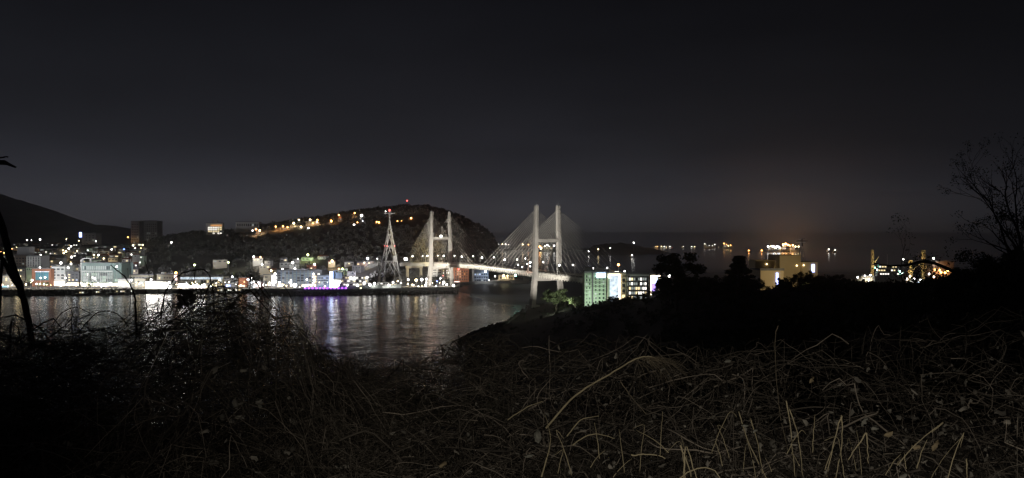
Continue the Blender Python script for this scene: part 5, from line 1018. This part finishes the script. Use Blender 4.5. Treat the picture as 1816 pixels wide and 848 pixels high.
for u, y, D, sz, kd, lab in LEAF:
    an = rng.uniform(-.5, .5) + (1.5 if 'hanging' in lab or 'upright' in lab else rng.uniform(0, 1.2)); ax = Vector((math.cos(an), rng.normal(0, .25), math.sin(an))).normalized(); bx2 = Vector((-math.sin(an), rng.normal(0, .3), math.cos(an))).normalized(); nn = ax.cross(bx2)
    mb = MB(); W_ = [0, .20, .24, .33, .24, .20, 0]; cl = rng.uniform(.8, 2.2)
    for k in range(7):
        l = k / 6 - .5
        for sd in (-1, -.5, 0, .5, 1): mb.v.append(tuple((ax * l + bx2 * sd * W_[k] * rng.uniform(.45, 1.25) + nn * (cl * l * l * .7 + abs(sd) * W_[k] * .9 + rng.normal(0, .04))) * sz))
    for k in range(6):
        for q in range(4): mb.f.append((k * 5 + q, k * 5 + q + 1, k * 5 + q + 6, k * 5 + q + 5))
    tag(mb.build('dead_leaf', M[kd + '_leaf'], None, P(u, y, D), True), lab, 'leaf', 'broad dead leaves in the brush')
# dark vines arching above the left mound, against the town lights
ARC = [([(242, 600, 4.8), (240, 540, 4.9), (236, 515, 5.0), (222, 492, 5.1), (205, 478, 5.2), (196, 470, 5.2)], 'thick dark vine rising before the glass hall and bending left', .009, .004), ([(285, 560, 4.9), (292, 522, 5.0), (305, 500, 5.0), (322, 486, 5.1), (345, 479, 5.1), (362, 479, 5.2), (372, 492, 5.2), (378, 520, 5.2), (380, 550, 5.2)], 'long vine arching over before the cream building', .007, .006),
 ([(345, 479, 5.1), (346, 500, 5.1), (352, 530, 5.1)], 'short dangling stem hanging from the arched vine', .004, .003), ([(352, 560, 5.0), (372, 505, 5.1), (390, 500, 5.1), (400, 520, 5.1), (404, 550, 5.0)], 'vine looping before the arcade right of the long arch', .006, .004), ([(405, 548, 5.0), (425, 525, 5.0), (442, 515, 5.0), (470, 545, 5.0), (492, 572, 5.0)], 'vine arched low before the breakwater end', .006, .004),
 ([(262, 560, 4.9), (258, 520, 4.95), (264, 490, 5.0), (256, 462, 5.0)], 'thin vine curling up before the seafood hall', .004, .002), ([(230, 560, 4.8), (232, 500, 4.9), (228, 440, 5.0)], 'very thin upright stem before the bare slope', .0028, .0016), ([(278, 555, 4.9), (282, 520, 4.9), (276, 500, 4.9)], 'thin stem standing in the bright reflection', .004, .002),
 ([(140, 590, 4.8), (165, 560, 4.9), (190, 552, 4.9), (212, 560, 4.9), (228, 580, 4.9)], 'vine loop over the dark water left of the thick vine', .005, .004), ([(90, 580, 4.8), (110, 555, 4.8), (135, 545, 4.9), (160, 556, 4.9)], 'shallow vine arch over the water near the leaning trunk', .004, .003), ([(100, 590, 4.8), (128, 562, 4.9), (118, 535, 4.9), (112, 515, 5.0)], 'thin twig leaning left over the left water', .0035, .002),
 ([(505, 590, 5.2), (520, 545, 5.4), (512, 520, 5.4), (500, 505, 5.5)], 'thin hooked stem at the right shoulder of the mound', .0035, .002), ([(548, 620, 5.6), (560, 585, 5.7), (562, 552, 5.8)], 'thin twig standing beside the blue reflection', .003, .0016)]
for pts, lab, r0, r1 in ARC: stem('bare_vine', lab, 'vine', pts, r0 * .72, r1 * .72, M['black_bark'], 'dark vines standing above the left mound', 5)
# clump of broad withered leaves silhouetted on the arch
o = stem('leafy_twig', 'dark twig with a clump of broad brown leaves before the bright reflection', 'twig', [(345, 560, 4.8), (330, 540, 4.8), (318, 525, 4.8), (308, 530, 4.8)], .005, .002, M['black_bark'], None, 5)
V, F, T = [], [], []
for i in range(16):
    c = np.array(P(rng.uniform(306, 346), rng.uniform(516, 542), 4.8 + rng.normal(0, .03)) - o.location); s = rng.uniform(.035, .06); an = rng.uniform(0, 6.28); ax = np.array([math.cos(an), rng.normal(0, .3), math.sin(an)]); bx_ = np.array([-math.sin(an), rng.normal(0, .3), math.cos(an)]); b0 = len(V)
    for l, w in ((-.5, 0), (-.2, .34), (.15, .36), (.5, 0)):
        for sd in (-1, 1): V.append(c + ax * l * s + bx_ * sd * w * s + np.array([0, .01 * l, 0]))
    for j in range(3): F.append((b0 + 2 * j, b0 + 2 * j + 1, b0 + 2 * j + 3, b0 + 2 * j + 2))
    T += [rng.uniform(.4, .9)] * 8
link('leaf_clump', np_mesh('leaf_clump', V, F, M['dead'], 4, False, T), o)
# two leaning trunks at the left edge, hanging leaf top left
stem('leaning_trunk', 'thick black trunk leaning across the left edge', 'trunk', [(-26, 330, 6.0), (0, 392, 6.0), (22, 470, 6.0), (36, 510, 6.0), (52, 578, 6.0), (58, 620, 6.0)], .027, .021, M['black_bark'], None, 8)
stem('leaning_trunk', 'thinner black trunk joining the thick one from the left', 'trunk', [(-8, 440, 6.02), (6, 462, 6.02), (20, 490, 6.02), (38, 520, 6.02), (44, 545, 6.02)], .018, .013, M['black_bark'], None, 8)
stem('leaning_trunk', 'upright black stem at the very left edge', 'trunk', [(-4, 600, 6.1), (0, 520, 6.1), (4, 455, 6.1)], .014, .010, M['black_bark'], None, 7)
o = stem('drooping_twig', 'black twig end with a drooping leaf at the upper left edge', 'twig', [(-60, 262, 5.5), (-20, 280, 5.5), (6, 279, 5.5), (14, 278, 5.5)], .009, .004, M['black_bark'], None, 6)
mb = MB(); qs = [(-4, 284), (8, 284), (18, 290), (29, 296), (27, 298), (12, 293), (-4, 292)]
w = [P(a, c, 5.5) - o.location for a, c in qs]; mb.v = [tuple(p + Vector((0, d, 0))) for d in (-.006, .006) for p in w]; k = len(w); mb.f = [tuple(range(k)), tuple(range(k, 2 * k))[::-1]] + [(i, (i + 1) % k, k + (i + 1) % k, k + i) for i in range(k)]
mb.build('leaf', M['black_bark'], o)
# bare trees at the right edge
def bare_tree(label, base, direc, L, r0, seed, levels=5, spread=.55, up=.15, leafy=0):
    rs = random.Random(seed); mb = MB(); tips = []
    def grow(p, d, l, r, lv):
        k = 5; pts = [p]; 
        for i in range(k):
            d = (d + Vector((rs.gauss(0, .10), rs.gauss(0, .10), rs.gauss(0, .08) + up * .06))).normalized(); p = p + d * (l / k); pts.append(p)
        mb.tube(pts, list(np.linspace(r, r * .6, k + 1)), 6 if lv > 2 else 4, cap=False)
        if lv <= 0: tips.append(p); return
        for c in range(rs.choice([2, 3, 3])):
            j = rs.randint(2, k); q = Vector((rs.gauss(0, 1), rs.gauss(0, .8), rs.gauss(0, .8))).normalized()
            grow(pts[j], (d + q * spread * rs.uniform(.7, 1.5)).normalized(), l * rs.uniform(.55, .8), r * .58 * rs.uniform(.8, 1.1), lv - 1)
    b0 = Vector(base); e = empty('bare_tree', base, 0, label, 'tree', 'bare trees at the right edge'); grow(Vector((0, 0, -.2)), Vector(direc).normalized(), L, r0, levels)
    mb.build('trunk', M['black_bark'], e, None, True)
    if leafy:
        V, F, t = leaf_cloud([tuple(p) for p in tips], [.14] * len(tips), leafy * 2, .018, (.5, 1.2)); link('foliage', np_mesh('foliage', V, F, M['leaf'], 4, False, t), e)
    return e
def nb(u, r): return (X(u, r), r, near_z(u, r) - .3)
bare_tree('bare tree leaning right out of the frame at the right edge', nb(1742, 15), (.62, .05, 1), 3.4, .13, 210, 6, .40, .3, 4)
bare_tree('bare tree spreading low twigs left before the shipyard', nb(1690, 17), (-.55, -.1, .80), 2.3, .08, 150, 6, .65, .1, 10)
bare_tree('bushy bare tree filling the right edge', nb(1780, 14), (.05, .1, 1), 2.2, .09, 54, 6, .55, .2, 30)
bare_tree('bare tree behind the bushy one at the far right', nb(1840, 18), (-.02, .1, 1), 4.2, .14, 142, 6, .5, .25, 16)
stem('low_branch', 'long nearly level black branch crossing before the dock cranes', 'branch', [(1720, 500, 14), (1680, 476, 14), (1640, 464, 14), (1610, 470, 14), (1575, 471, 14), (1550, 467, 14)], .035, .012, M['black_bark'], None, 6)
# sparse bushes standing up between brush and water
for i, (u, y, r) in enumerate([(660, 592, 46), (690, 585, 50), (722, 600, 44), (640, 612, 40), (805, 596, 60), (838, 578, 70), (905, 574, 80), (760, 622, 40)]):
    e = bare_tree(f'leafless bush standing before the dark water, {NAMES[i]} of eight from the valley', (X(u, r), r, near_z(u, r) - .3), (0, 0, 1), max(1.0, (Z(y, r) - near_z(u, r)) * .42), .05, 30 + i, 4, .55, .5, 2)
    e.name = 'leafless_bush'; e['group'] = 'leafless bushes below the terrace'; e['category'] = 'bush'

# ------------------------------------------------------------------ path lamp behind the viewer that lights the brush
e = empty('path_lamp', (2.6, -3.2, 60.3), 0, 'path lamp on a post behind the viewpoint', 'street lamp')
MB().tube([(0, 0, 0), (0, 0, 4.6), (-.1, .3, 4.9), (-.2, .8, 5.0)], [.07, .05, .045, .04], 8).build('post', M['steel'], e); MB().box(-.32, -.08, .75, 1.15, 4.92, 5.04).build('lamp_head', M['dark_steel'], e)
spot(e, (2.4, -2.25, 65.15), (1.55, 3.7, 60.3), 640, (1, .90, .72), 55, 1.0, .05)

# ------------------------------------------------------------------ sea haze
if HAZE > 0:
    m = bpy.data.materials.new('haze_air'); m.use_nodes = True; n = m.node_tree; n.nodes.remove(n.nodes['Principled BSDF'])
    m.cycles.volume_sampling = 'EQUIANGULAR'; m.cycles.homogeneous_volume = True
    v = n.nodes.new('ShaderNodeVolumePrincipled'); v.inputs['Color'].default_value = (.9, .92, .96, 1); v.inputs['Density'].default_value = HAZE; v.inputs['Anisotropy'].default_value = .84
    n.links.new(v.outputs[0], n.nodes['Material Output'].inputs['Volume'])
    mb = MB().box(-2800, 2800, -60, 3700, -5.5, 240); tag(mb.build('haze', m), kind='stuff')
bpy.context.view_layer.update()
